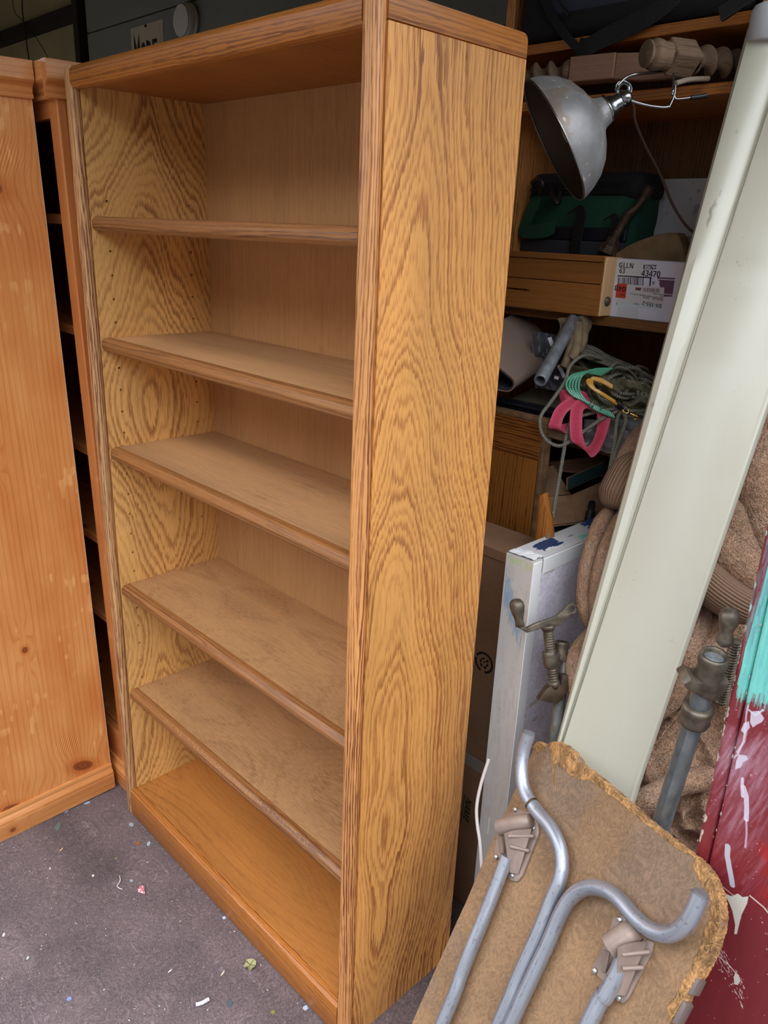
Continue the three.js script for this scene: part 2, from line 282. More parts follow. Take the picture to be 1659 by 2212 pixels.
// ---------------------------------------------------------------- oak bookcase
const W = 0.9136, D = 0.312, H = 1.83, TOP = 0.0334, SIDE = 0.027, EDGE = 0.021;
const SHELVES = [1.5351, 1.2808, 1.0281, 0.6757, 0.3748];
{
  const b = thing('oak_bookcase', 'tall golden oak bookcase with five rounded shelves and empty bays', 'bookcase');
  const holes = [];
  for (let k = -2; k <= 23; k++) for (const z of [-0.06, -0.2585]) { const y = 1.4797 - 0.0507 * k; if (SHELVES.every((s) => Math.abs(s - y) > 0.02)) holes.push([z, y, 0.0031]); }
  const panelOutline = [[-D, 0], [-EDGE, 0], [-EDGE, H - TOP], [-D, H - TOP]];
  part('side_panel', merge([board(0, 0.016, 0, H - TOP, -D, -EDGE, { ou: D }), prism(panelOutline, 0.016, SIDE, 'zy', { ou: D, holes, curve: 5 })]), oakInner, b, 'inner side panel drilled with two rows of peg holes');
  part('side_panel', board(W - SIDE, W, 0, H - TOP - 0.0015, -D, -EDGE - 0.0006, { ou: D, r: 0.001 }), oakSide, b, 'outer side panel with arched oak grain');
  // solid edges down the front of the sides, rounded, the outer top corner rounded too
  const corner = (x0, x1, outer) => { // outline of an edge strip seen from the front
    const r = 0.012, pts = []; const arc = (cx, cy, a0) => { for (let i = 0; i <= 6; i++) { const a = a0 + i / 6 * Math.PI / 2; pts.push([cx + r * Math.cos(a), cy + r * Math.sin(a)]); } };
    pts.push([x0, 0], [x1, 0]);
    if (outer > 0) { arc(x1 - r, H - r, 0); pts.push([x0, H]); } else { pts.push([x1, H]); arc(x0 + r, H - r, Math.PI / 2); }
    return pts;
  };
  const stile = (x0, x1, outer) => prism(corner(x0, x1, outer), -EDGE, 0, 'xy', { bevel: 0.006, ou: outer > 0 ? 0.1 : 0.03, crease: 0.9 });
  part('front_edge', stile(0, SIDE + 0.001, -1), oakEdgeWorn, b, 'worn solid edge down the side');
  part('front_edge', stile(W - SIDE - 0.001, W, 1), oakEdge, b, 'solid rounded oak edge with tight straight grain');
  // top board with its back corner rounded
  const topEnd = []; { const r = 0.012; topEnd.push([-D, H - TOP], [-EDGE, H - TOP], [-EDGE, H - 0.001]); for (let i = 0; i <= 6; i++) { const a = Math.PI / 2 + i / 6 * Math.PI / 2; topEnd.push([-D + r + r * Math.cos(a), H - 0.001 - r + r * Math.sin(a)]); } }
  part('top', prism(topEnd, 0.0005, W, 'zy', { grain: 'z', bevel: 0.001, crease: 0.6 }), oakRail, b);
  const bull = (y0, y1, z0, z1, r) => { const p = [[z0, y0], [z1 - r, y0]]; for (let i = 0; i <= 7; i++) { const a = -Math.PI / 2 + i / 7 * Math.PI / 2; p.push([z1 - r + r * Math.cos(a), y0 + r + r * Math.sin(a)]); } for (let i = 0; i <= 7; i++) { const a = i / 7 * Math.PI / 2; p.push([z1 - r + r * Math.cos(a), y1 - r + r * Math.sin(a)]); } p.push([z0, y1]); return p; };
  part('top_rail', prism(bull(H - 0.042, H - 0.0005, -EDGE - 0.002, -0.0005, 0.011), SIDE + 0.001, W - SIDE - 0.001, 'zy', { grain: 'x', crease: 0.7 }), oakRail, b, 'rounded front rail');
  part('back_panel', board(SIDE, W - SIDE, 0.05, H - TOP, -0.3115, -0.3065, { r: 0.0004 }), oakBack, b);
  part('bottom_board', board(SIDE, W - SIDE, 0.064, 0.084, -0.3065, -0.0205, { grain: 'x', r: 0.0008 }), oakFloorBoard, b);
  part('toe_rail', prism(bull(0.001, 0.084, -0.0205, -0.001, 0.006), SIDE + 0.001, W - SIDE - 0.001, 'zy', { grain: 'x', ou: 0.02, crease: 0.7 }), oakRail, b);
  SHELVES.forEach((h, i) => {
    const s = part('shelf', board(SIDE + 0.0008, W - SIDE - 0.0008, h - 0.005, h + 0.015, -0.3055, -0.0452, { grain: 'x', ou: 0.31 + i * 0.07, ov: i * 0.21, r: 0.0006 }), i >= 3 ? oakFlame : oakShelf, b);
    part('rounded_nosing', prism(bull(h - 0.015, h + 0.015, -0.045, -0.0225, 0.0128), SIDE + 0.0008, W - SIDE - 0.0008, 'zy', { grain: 'x', ou: i * 0.033, ov: i * 0.3, crease: 0.7 }), oakNose, s);
    if (i === 4) { // a row of pale crescent dents along the lowest nosing
      const r = rng(5), list = [];
      for (let k = 0; k < 46; k++) {
        const t = 0.16 + 0.7 * k / 46 + r() * 0.008, rr = 0.0028 + r() * 0.0018, g = new THREE.TorusGeometry(rr, 0.0004, 4, 8, 2 + r());
        g.rotateZ(-1.2 + r()); g.rotateX(-0.75); g.translate(lerp(SIDE, W - SIDE, t), h + 0.0108, -0.0262 + 0.001 * (r() - 0.5)); list.push(g);
      }
      const m = part('dents', merge(list), std({ color: rgb(222, 176, 110), roughness: 0.6 }), s); m.userData.kind = 'stuff';
    }
  });
}

// ---------------------------------------------------------------- pine bookcases
const crownProfile = [[0, -0.070], [0.009, -0.070], [0.010, -0.0625], [0.007, -0.060], [0.007, -0.056], [0.010, -0.049], [0.017, -0.042], [0.022, -0.038], [0.0235, -0.036], [0.0235, -0.0015], [0.022, 0], [0, 0]];
const baseProfile = [[0, 0], [0.014, 0], [0.014, 0.0425], [0.0125, 0.0435], [0.0135, 0.048], [0.0125, 0.054], [0.008, 0.060], [0.0055, 0.064], [0.0065, 0.069], [0.0045, 0.0765], [0, 0.078]];
// profile [out, up] run round the front and the right side of a case: x1 right side, z1 front
const runSide = (prof, x1, y, z0, z1, mat, parent, name) => part(name, prism(prof.map(([o, u]) => [x1 + o, y + u]), z0, z1, 'xy', { grain: 'z', crease: 0.6 }), mat, parent);
const runFront = (prof, z1, y, x0, x1, mat, parent, name) => part(name, prism(prof.map(([o, u]) => [z1 + o, y + u]), x0, x1, 'zy', { grain: 'x', crease: 0.6 }), mat, parent);
const PH = 1.842, LEAN = 0.0205;
{ // the near one shows only its side
  const b = thing('pine_bookcase', 'orange pine bookcase showing its knotty side panel with base moulding', 'bookcase', undefined);
  b.position.set(-0.12, 0.0055, -0.0185); b.rotation.x = LEAN;
  const d = 0.335, w = 0.9;
  part('side_panel', board(-0.02, 0, 0.01, PH - 0.002, 0.0015, d, { ou: 0, r: 0.001 }), pineSide, b, 'knotty pine side panel');
  part('raw_edge', board(-0.02, -0.0003, 0.01, PH - 0.002, 0, 0.0016, { r: 0.0005 }), rawPine, b, 'pale unstained back edge');
  part('side_panel', board(-w, -w + 0.02, 0.01, PH, 0, d), pineMat, b);
  part('back_panel', board(-w + 0.02, -0.02, 0.05, PH - 0.02, 0.004, 0.01), pineInner, b);
  part('top', board(-w + 0.02, -0.02, PH - 0.03, PH - 0.001, 0.01, d, { grain: 'x' }), pineMat, b);
  runSide(baseProfile, 0, 0, 0.0005, d + 0.014, pineBase, b, 'base_moulding'); runSide(crownProfile, 0, PH, 0.0005, d + 0.0235, pineBase, b, 'crown_moulding');
  runFront(baseProfile, d, 0, -w, 0, pineBase, b, 'base_moulding'); runFront(crownProfile, d, PH, -w, 0, pineBase, b, 'crown_moulding');
  for (let i = 0; i < 5; i++) part('shelf', board(-w + 0.02, -0.02, 0.1 + i * 0.34, 0.12 + i * 0.34, 0.01, d - 0.02, { grain: 'x' }), pineMat, b);
}
{ // the one behind it, between it and the oak one
  const b = thing('pine_bookcase', 'orange pine bookcase with dark empty bays wedged beside the oak bookcase', 'bookcase', undefined);
  b.position.set(-0.064, 0.006, -0.045); b.rotation.x = LEAN;
  const d = 0.30, w = 0.9;                                        // own origin at the front right corner, the case goes back to -d
  part('side_panel', board(-0.02, 0, 0.01, PH - 0.002, -d, -0.022, { r: 0.001 }), pineMat, b);
  part('side_panel', board(-w, -w + 0.02, 0.01, PH - 0.002, -d, -0.022), pineMat, b);
  part('front_stile', board(-0.043, 0.0, 0.01, PH - 0.002, -0.022, 0, { r: 0.004 }), pineMat, b);
  part('front_stile', board(-w, -w + 0.043, 0.01, PH - 0.002, -0.022, 0, { r: 0.004 }), pineMat, b);
  part('top_rail', board(-w + 0.043, -0.043, PH - 0.105, PH - 0.002, -0.022, -0.001, { grain: 'x' }), pineMat, b);
  part('bottom_rail', board(-w + 0.043, -0.043, 0.01, 0.165, -0.022, -0.001, { grain: 'x' }), pineMat, b);
  part('top', board(-w + 0.02, -0.02, PH - 0.03, PH - 0.002, -d, -0.022, { grain: 'x' }), pineMat, b);
  part('back_panel', board(-w + 0.02, -0.02, 0.05, PH - 0.03, -d + 0.004, -d + 0.012), pineInner, b);
  [1.535, 1.284, 0.982, 0.738, 0.502, 0.158].forEach((y, i) => part('shelf', board(-w + 0.021, -0.021, y - 0.011, y + 0.011, -d + 0.012, -0.024, { grain: 'x', ou: i * 0.05, ov: i * 0.13, r: 0.003 }), pineInner, b));
  runSide(baseProfile, 0, 0, -d, 0.012, pineBase, b, 'base_moulding'); runSide(crownProfile, 0, PH, -d, 0.0235, pineBase, b, 'crown_moulding');
  runFront(baseProfile, 0, 0, -w, 0, pineBase, b, 'base_moulding'); runFront(crownProfile, 0, PH, -w, 0.0, pineBase, b, 'crown_moulding');
}

// ---------------------------------------------------------------- materials of the clutter
const weave = texture(256, 256, 0.03, 0.03, (x, y) => { const v = 128 + 60 * Math.sin(x * 2 * Math.PI / 0.0015) * Math.sin(y * 2 * Math.PI / 0.0015) + 40 * (vn(x * 900, y * 900, 3) - 0.5); return [v, v, v]; }, { srgb: false, wrap: THREE.RepeatWrapping });
const webbing = texture(64, 256, 0.026, 0.03, (x, y) => { const v = 128 + 90 * Math.sin(y * 2 * Math.PI / 0.0025); return [v, v, v]; }, { srgb: false, wrap: THREE.RepeatWrapping });
const cloth = (c, o = {}) => std({ color: c, bumpMap: weave, bumpScale: 0.0004, roughness: 0.9, ...o });
const navyCloth = cloth(rgb(62, 66, 84)), blackCloth = cloth(rgb(26, 26, 30)), greenCloth = cloth(rgb(24, 74, 56)), charcoalCloth = cloth(rgb(52, 52, 60));
const blackWebbing = std({ color: rgb(30, 30, 34), bumpMap: webbing, bumpScale: 0.0008, roughness: 0.8 });
const blackPlastic = std({ color: rgb(26, 26, 28), roughness: 0.4 });
const greyTray = std({ color: rgb(54, 56, 64), roughness: 0.3 });
const blotch = (c, amp, f, seed, o = {}) => std({ map: texture(256, 256, 0.25, 0.25, (x, y) => { const k = 1 + amp * (fbm(x * f, y * f, seed, 5) - 0.5) * 2; return [c[0] * k, c[1] * k, c[2] * k]; }), ...o });
const castIron = blotch([104, 94, 80], 0.35, 90, 3, { roughness: 0.45, metalness: 0.55 });
const rustIron = blotch([74, 58, 42], 0.5, 80, 4, { roughness: 0.6, metalness: 0.35 });
const chrome = std({ color: rgb(158, 160, 160), roughness: 0.24, metalness: 1 });
const galv = std({ map: texture(256, 512, 0.08, 0.3, (x, y) => { const k = 1 + 0.22 * (fbm(x * 120, y * 60, 5, 4) - 0.5) * 2 + 0.14 * (vn(x * 900, y * 30, 8) - 0.5); return [150 * k, 156 * k, 162 * k]; }), roughness: 0.5, metalness: 0.65 });
const galvDark = std({ map: texture(256, 512, 0.08, 0.3, (x, y) => { const k = 1 + 0.3 * (fbm(x * 70, y * 30, 15, 4) - 0.5) * 2, r = sst(0.66, 0.8, fbm(x * 40, y * 22, 19, 4)); return mix3([120 * k, 126 * k, 128 * k], [120, 84, 60], r * 0.7); }), roughness: 0.45, metalness: 0.6 });
const alu = std({ map: texture(256, 512, 0.08, 0.4, (x, y) => { const k = 1 + 0.12 * (fbm(x * 90, y * 12, 25, 4) - 0.5) * 2 + 0.1 * (vn(x * 1200, y * 20, 7) - 0.5), s = sst(0.8, 0.93, vn(x * 400, y * 160, 9)) * 0.25; return [(168 - 90 * s) * k, (171 - 90 * s) * k, (180 - 90 * s) * k]; }), roughness: 0.42, metalness: 0.7 });
const card = std({ map: texture(512, 512, 0.5, 0.5, (x, y) => { const k = 1 + 0.10 * (fbm(x * 12, y * 12, 5, 4) - 0.5) * 2 + 0.06 * (vn(x * 60, y * 500, 3) - 0.5); return [142 * k, 106 * k, 78 * k]; }), roughness: 0.85 });
const cardPlain = std({ map: texture(256, 256, 0.4, 0.4, (x, y) => { const k = 1 + 0.16 * (fbm(x * 14, y * 14, 9, 4) - 0.5) * 2; return [142 * k, 106 * k, 78 * k]; }), roughness: 0.85 });
const greyWood = wood(oak(256, 512, 0.12, 0.4, { light: [132, 106, 82], dark: [82, 62, 46], seed: 131, jag: 0.5, tone: 0.2, ring: straight(0.008, 51, 2.5) }), { roughness: 0.75, clearcoat: 0 });
const pinkWood = wood(oak(256, 512, 0.12, 0.4, { light: [142, 108, 88], dark: [106, 76, 60], seed: 137, jag: 0.5, depth: 0.6, tone: 0.15, ring: straight(0.01, 53, 2.0) }), { roughness: 0.75, clearcoat: 0 });
const maple = wood(oak(512, 256, 0.3, 0.3, { light: [158, 102, 50], dark: [116, 70, 32], seed: 139, jag: 0.3, depth: 0.5, tone: 0.25, ring: straight(0.012, 57, 1.6) }), { roughness: 0.4 });
const mapleRaw = wood(oak(256, 256, 0.2, 0.2, { light: [206, 168, 122], dark: [176, 134, 92], seed: 149, jag: 0.3, depth: 0.4, tone: 0.2, ring: straight(0.012, 59, 1.4) }), { roughness: 0.7, clearcoat: 0 });
const clearPlastic = phy({ color: rgb(236, 240, 240), roughness: 0.12, transmission: 0.9, thickness: 0, ior: 1.45 });
const label = (w, h, draw) => { const c = document.createElement('canvas'); c.width = w; c.height = h; const x = c.getContext('2d'); draw(x, w, h); const t = new THREE.CanvasTexture(c); t.colorSpace = THREE.SRGBColorSpace; t.magFilter = THREE.LinearFilter; return t; };
// flat print on a plane: own x along the writing, own y up
const planeUV = (w, h) => new THREE.PlaneGeometry(w, h);

// ---------------------------------------------------------------- shelving unit against the back wall
const UX0 = 0.477, UX1 = 1.064, UZ = -0.80, UB = -1.10;
const SA = 1.916, SB = 1.806, SC = 1.368, SD = 1.085;
{
  const u = thing('shelving_unit', 'dark oak shelving unit behind the bookcase crammed with tools', 'shelving unit');
  part('upright', board(UX0, UX0 + 0.022, 0, 2.3, UB, UZ, { ou: 1 }), oakEdge, u); part('upright', board(UX1 - 0.022, UX1, 0, 2.3, UB, UZ, { ou: 1.2 }), oakEdge, u);
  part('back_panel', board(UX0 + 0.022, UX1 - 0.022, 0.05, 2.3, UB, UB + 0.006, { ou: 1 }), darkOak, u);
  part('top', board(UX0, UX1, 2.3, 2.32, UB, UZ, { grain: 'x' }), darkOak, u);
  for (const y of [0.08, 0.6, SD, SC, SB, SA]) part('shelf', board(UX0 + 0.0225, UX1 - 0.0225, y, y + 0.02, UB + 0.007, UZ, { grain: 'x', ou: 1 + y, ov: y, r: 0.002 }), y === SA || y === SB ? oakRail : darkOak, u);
}

// ---------------------------------------------------------------- black duffel bag on the top shelf
{
  const b = thing('duffel_bag', 'black and navy duffel bag lying on the top shelf', 'bag');
  const y0 = SA + 0.021, body = new RoundedBoxGeometry(0.47, 0.26, 0.26, 8, 0.06), p = body.attributes.position;
  for (let i = 0; i < p.count; i++) { const x = p.getX(i), y = p.getY(i), z = p.getZ(i); const d = 0.010 * (n3(x * 9, y * 9, z * 9, 2) - 0.5) * 2, s = 1 + d / 0.13; p.setXYZ(i, x * s, y > -0.12 ? y * s : y, z * s); }
  body.computeVertexNormals(); body.translate(0.775, y0 + 0.135, -0.925);
  part('body', metreUV(body, 'y'), navyCloth, b);
  const base = new RoundedBoxGeometry(0.50, 0.05, 0.275, 4, 0.022); base.translate(0.775, y0 + 0.026, -0.925); part('bottom_panel', metreUV(base, 'x'), blackCloth, b);
  const end = new RoundedBoxGeometry(0.09, 0.21, 0.262, 6, 0.04); end.translate(0.555, y0 + 0.112, -0.92); part('end_pocket', metreUV(end, 'y'), blackCloth, b);
  part('piping', merge([tube([V(0.60, y0 + 0.27, -0.79), V(0.605, y0 + 0.16, -0.782), V(0.625, y0 + 0.07, -0.778), V(0.66, y0 + 0.035, -0.775)], 0.004), tube([V(0.62, y0 + 0.105, -0.79), V(0.75, y0 + 0.11, -0.79), V(1.0, y0 + 0.118, -0.79)], 0.0025)]), blackPlastic, b);
  const A = [onZ(1500, -40, -0.785), onZ(1430, 18, -0.783), onZ(1360, 56, -0.783), onZ(1300, 84, -0.783), onZ(1262, 106, -0.784), onZ(1248, 106, -0.788)];
  part('shoulder_strap', ribbon(A, A.map((_, i) => V(0.35, 1, 0.12)), 0.042, 0.003, 40), blackWebbing, b, 'ribbed black webbing strap');
  const B = [onZ(1165, -30, -0.782), onZ(1185, 20, -0.782), onZ(1215, 68, -0.782), onZ(1248, 104, -0.783), onZ(1260, 110, -0.786)];
  part('carry_strap', ribbon(B, B.map(() => V(1, 0.5, 0)), 0.018, 0.003, 30), blackCloth, b);
  const buckle = board(-0.03, 0.03, -0.014, 0.014, -0.004, 0.004, { r: 0.003 }); buckle.rotateZ(0.45); { const q = onZ(1590, 8, -0.765); buckle.translate(q.x, q.y, q.z); } part('buckle', buckle, blackPlastic, b);
}

// ---------------------------------------------------------------- two turned barley-twist legs on the second shelf
function twistGeo(r, len, pitch, lobes = 1) { // spiral rope-like turning along y from 0
  return sheet((s, t) => { const a = s * Math.PI * 2, y = t * len, k = 1 + 0.20 * Math.cos(a * lobes - y / pitch * Math.PI * 2) * sst(0, 0.06, t) * sst(0, 0.06, 1 - t), o = 0.33 * r; const c = y / pitch * Math.PI * 2; return V(Math.cos(a) * r * (0.78 + 0.1 * k) + o * Math.cos(c), y, -(Math.sin(a) * r * (0.78 + 0.1 * k) + o * Math.sin(c))); }, 20, 90, 0, 0.12, len);
}
{
  const b = thing('turned_leg', 'weathered barley-twist wooden leg with a round knob end above the clamp lamp', 'table leg');
  const k0 = onY(1398, 116, 1.862), k1 = onY(1600, 141, 1.862), L = k1.clone().sub(k0).length(), dir = k1.clone().sub(k0).normalize();
  const at = (t) => k0.clone().addScaledVector(dir, t);
  part('knob', along(lathe([[0, 0], [0.0205, 0], [0.0225, 0.002], [0.0225, 0.005], [0.019, 0.007], [0.019, 0.009], [0.024, 0.012], [0.0262, 0.018], [0.0255, 0.028], [0.0225, 0.034], [0.0232, 0.037], [0.024, 0.042], [0.0235, 0.048], [0, 0.048]], 32), at(-0.004), at(1)), greyWood, b);
  const blk = new RoundedBoxGeometry(0.047, 0.056, 0.047, 3, 0.005); blk.translate(0, 0.0712, 0); part('square_block', along(metreUV(blk, 'y'), at(0), at(1), 0.35), greyWood, b);
  part('twist', along(twistGeo(0.0215, 0.26, 0.034), at(0.099), at(1)), greyWood, b);
}
{
  const b = thing('turned_leg', 'pinkish wooden leg with a square block lying behind the clamp lamp', 'table leg');
  const z = -0.80, c = onZ(1290, 150, z), X = V(1, 0.0, -0.12).normalize();
  const at = (t) => c.clone().addScaledVector(X, t);
  const blk = board(-0.052, 0.047, -0.0235, 0.0235, -0.0235, 0.0235, { r: 0.003, grain: 'x' }); blk.applyMatrix4(frame(c, X, V(0, 1, 0))); part('square_block', blk, pinkWood, b);
  const tap = prism([[0, -0.0235], [0.06, -0.030], [0.125, -0.030], [0.125, -0.018], [0.06, 0.018], [0, 0.0225]], -0.02, 0.02, 'xy', { bevel: 0.002, grain: 'x' }); tap.applyMatrix4(frame(at(0.0475), X, V(0, 1, 0))); part('tapered_neck', tap, pinkWood, b);
  part('collar', merge([along(lathe([[0, 0], [0.021, 0], [0.023, 0.004], [0.023, 0.012], [0.021, 0.016], [0, 0.016]], 24), at(-0.069), at(1))]), greyWood, b);
  part('twist', along(twistGeo(0.02, 0.20, 0.036), at(-0.0695), at(-1)), greyWood, b);
}

// ---------------------------------------------------------------- clamp lamp
{
  const l = thing('clamp_lamp', 'dented aluminium clamp lamp with a spring wire clamp on the shelf edge', 'lamp');
  const c = dep(1197, 306, 1.42), A = new THREE.Vector3().addScaledVector(CAM_X, -0.86).addScaledVector(CAM_Y, -0.46).addScaledVector(CAM_Z, -0.2).normalize(), back = c.clone().sub(A);
  const shadeMat = std({ map: texture(512, 256, 0.7, 0.2, (x, y) => { const k = 1 + 0.16 * (fbm(x * 30, y * 30, 3, 5) - 0.5) * 2, r = sst(0.58, 0.75, fbm(x * 22, y * 26, 9, 4)) * 0.35, w = sst(0.86, 0.93, vn(x * 120, y * 120, 5)); return mix3(mix3([150 * k, 148 * k, 147 * k], [132, 110, 88], r * 1.5), [226, 220, 206], w * 0.6); }), roughness: 0.5, metalness: 0.4 });
  const inner = std({ color: rgb(84, 74, 66), roughness: 0.55, metalness: 0.3, side: THREE.DoubleSide });
  const prof = [[0.113, 0], [0.1135, 0.002], [0.111, 0.012], [0.105, 0.026], [0.094, 0.045], [0.077, 0.062], [0.056, 0.074], [0.039, 0.081], [0.030, 0.086], [0.0265, 0.092], [0.0245, 0.099], [0.0235, 0.103]];
  const outer = mergeVertices(lathe(prof, 64).deleteAttribute('normal')); { const uv = outer.attributes.uv; for (let i = 0; i < uv.count; i++) uv.setXY(i, uv.getX(i), uv.getY(i)); }
  const dent = (g) => { const p = g.attributes.position; for (let i = 0; i < p.count; i++) { const a = Math.atan2(p.getZ(i), p.getX(i)), r = Math.hypot(p.getX(i), p.getZ(i)), y = p.getY(i); const k = 1 + 0.012 * (vn(Math.cos(a) * 3 + 5, Math.sin(a) * 3 + y * 20, 4) - 0.5) * 2 * sst(0.04, 0.1, r); p.setX(i, p.getX(i) * k); p.setZ(i, p.getZ(i) * k); } g.computeVertexNormals(); return g; };
  part('shade', along(dent(outer), c, back), shadeMat, l, 'dull aluminium bowl shade');
  part('shade_lining', along(lathe(prof.map(([r, y]) => [r - 0.0012, y + 0.0002]).reverse(), 48), c, back), inner, l);
  part('rolled_rim', along(merge([new THREE.TorusGeometry(0.1132, 0.0018, 8, 64).rotateX(Math.PI / 2)]), c, back), chrome, l);
  part('bulb', along(lathe([[0, 0.018], [0.014, 0.02], [0.026, 0.03], [0.03, 0.045], [0.026, 0.058], [0.016, 0.07], [0.013, 0.085], [0, 0.085]], 24), c, back), phy({ color: rgb(235, 232, 225), roughness: 0.15, transmission: 0.3 }), l);
  const neck = (t) => c.clone().addScaledVector(A, -t);
  part('collar', along(lathe([[0.0235, 0], [0.0248, 0.0015], [0.0248, 0.0045], [0.019, 0.007], [0.018, 0.013], [0.0145, 0.017], [0.0145, 0.026], [0.011, 0.03], [0, 0.03]], 28), neck(0.102), neck(1)), chrome, l);
  const j = neck(0.139); const ball = new THREE.SphereGeometry(0.0125, 20, 14); ball.translate(j.x, j.y, j.z);
  const gear = new THREE.TorusGeometry(0.011, 0.003, 6, 14); gear.translate(j.x - 0.006, j.y + 0.012, j.z); const arm = along(merge([new THREE.CylinderGeometry(0.006, 0.006, 0.03, 12)]), neck(0.137), dep(1335, 188, 1.40));
  part('swivel_joint', merge([ball, gear, arm]), chrome, l);
  const q = (u, v, d = 1.40) => dep(u, v, d);
  const ring1 = new THREE.TorusGeometry(0.0125, 0.0018, 8, 28), ring2 = ring1.clone(); const m = new THREE.Matrix4().makeBasis(CAM_X, CAM_Y, CAM_Z); const e1 = q(1345, 190), e2 = q(1349, 192, 1.408);
  ring1.applyMatrix4(m).translate(e1.x, e1.y, e1.z); ring2.applyMatrix4(m).translate(e2.x, e2.y, e2.z);
  part('spring_clamp', merge([ring1, ring2,
    tube([q(1334, 185), q(1352, 168), q(1375, 160), q(1410, 157, 1.43), q(1452, 152, 1.46)], 0.0026), tube([q(1340, 207), q(1365, 218), q(1400, 228), q(1432, 232), q(1447, 230)], 0.0026),
    tube([q(1455, 160, 1.43), q(1454, 190), q(1452, 205)], 0.002, { sides: 8 }), tube([q(1459, 185), q(1457, 203), q(1448, 226), q(1442, 231)], 0.0018, { sides: 8 }),
    tube([q(1456, 204), q(1460, 213), q(1475, 213), q(1496, 210)], 0.0018, { sides: 8 })]), chrome, l, 'bright spring wire clamp');
  part('rubber_tip', tube([q(1492, 211), q(1510, 209), q(1526, 206)], 0.0042), blackPlastic, l);
  part('clamp_pad', tube([q(1459, 180, 1.41), q(1490, 172, 1.43), q(1530, 170, 1.45)], 0.0045), std({ color: rgb(150, 134, 116), roughness: 0.7 }), l);
  part('cord', tube([q(1352, 196), q(1368, 228, 1.43), q(1372, 262, 1.45), q(1392, 312, 1.5), q(1425, 375, 1.55), q(1452, 440, 1.58), q(1480, 485, 1.58), q(1510, 512, 1.58)], 0.0026, { sides: 8 }), std({ color: rgb(70, 46, 38), roughness: 0.6 }), l, 'thin brown cord');
}

// ---------------------------------------------------------------- third shelf: tool bag, board, clamp screw, tan wheel, brush, carton, drawer
const C0 = SC + 0.0205;
{
  const b = thing('tool_bag', 'green and black canvas tool bag with a zipped black lid', 'bag');
  const xr = 0.778, x0 = 0.50, z1 = -0.905, z0 = -1.045;
  const body = sheet((s, t) => { // front, side and back wrapped round, leaning in towards the top
    const y = C0 + t * 0.25, k = 1 - 0.12 * t, a = s * Math.PI * 2, cx = (x0 + xr) / 2, cz = (z0 + z1) / 2, e = 0.28, ca = Math.cos(a), sa = Math.sin(a);
    const wob = 0.006 * (vn(a * 2.2, t * 6, 4) - 0.5) * 2;
    return V(cx + Math.sign(ca) * Math.pow(Math.abs(ca), e) * ((xr - x0) / 2 * (1 + 0.05 * t) + wob), y, cz - Math.sign(sa) * Math.pow(Math.abs(sa), e) * ((z1 - z0) / 2 * k + wob));
  }, 64, 20, 0, 0.9, 0.23);
  part('body', body, greenCloth, b, 'dark green canvas body');
  const lid = new RoundedBoxGeometry(xr - x0 + 0.022, 0.062, z1 - z0 - 0.012, 6, 0.024); lid.translate((x0 + xr) / 2 + 0.002, C0 + 0.270, (z0 + z1) / 2 - 0.006); part('lid', metreUV(lid, 'x'), blackCloth, b);
  part('zip', merge([tube([V(x0 + 0.01, C0 + 0.262, z1 + 0.003), V(xr - 0.01, C0 + 0.262, z1 + 0.003)], 0.0022), tube([V(x0 + 0.01, C0 + 0.278, z1 - 0.0), V(xr - 0.01, C0 + 0.278, z1 - 0.0)], 0.0015)]), blackPlastic, b);
  const band = board(x0 + 0.004, xr + 0.004, C0, C0 + 0.152, z1 - 0.004, z1 + 0.012, { r: 0.006, grain: 'x' }); part('front_pocket', band, charcoalCloth, b);
  part('pocket_trim', board(x0 + 0.07, xr + 0.006, C0 + 0.152, C0 + 0.182, z1 - 0.002, z1 + 0.010, { r: 0.005, grain: 'x' }), std({ color: rgb(30, 32, 40), roughness: 0.35 }), b);
  for (const [u, v, w] of [[1247, 452, 0.03], [1322, 468, 0.022]]) {
    const p = [onZ(u - 12, v + 4, z1 + 0.014), onZ(u, v - 2, z1 + 0.022), onZ(u + 8, v + 12, z1 + 0.026), onZ(u + 2, v + 45, z1 + 0.024), onZ(u - 4, v + 90, z1 + 0.022), onZ(u - 5, v + 120, z1 + 0.02)];
    part('webbing_loop', ribbon(p, p.map((_, i) => V(1, i < 2 ? 0.5 : 0.05, 0.25)), w, 0.003, 30), blackWebbing, b);
  }
  const g = [onZ(1158, 425, z1 + 0.012), onZ(1148, 455, z1 + 0.02), onZ(1134, 490, z1 + 0.024), onZ(1140, 500, z1 + 0.026), onZ(1180, 497, z1 + 0.024), onZ(1200, 488, z1 + 0.02)];
  part('green_flap', ribbon(g, [V(1, 0.4, 0), V(1, 0.4, 0), V(1, 0.5, 0), V(0.5, 1, 0), V(0.1, 1, 0), V(0.1, 1, 0)], 0.034, 0.004, 30), greenCloth, b);
  part('handle', merge([tube([onZ(1150, 395, z1 + 0.01), onZ(1165, 385, z1 + 0.03), onZ(1172, 400, z1 + 0.032), onZ(1168, 420, z1 + 0.02)], 0.006), tube([onZ(1190, 400, z1 + 0.01), onZ(1196, 425, z1 + 0.024), onZ(1204, 440, z1 + 0.024), onZ(1210, 415, z1 + 0.01)], 0.007)]), blackPlastic, b);
}
{ const s = sheet((a, t) => V(lerp(0.675, 1.03, a), lerp(C0, 1.684, t), lerp(-1.055, -1.085, t) + 0.004 * Math.sin(a * 7 + t * 3)), 8, 6, 0.004, 0.35, 0.3);
  single('white_board', s, std({ map: texture(512, 256, 0.4, 0.3, (x, y) => { const k = sst(0.78, 0.86, vn(x * 60, y * 60, 6)) * sst(0.5, 0.7, vn(x * 12, y * 12, 9)); return mix3([232, 233, 240], [170, 166, 170], k * 0.6 + 0.15 * (fbm(x * 10, y * 10, 3, 3) - 0.4)); }), roughness: 0.6 }), 'scuffed white board leaning at the back behind the tool bag', 'board'); }
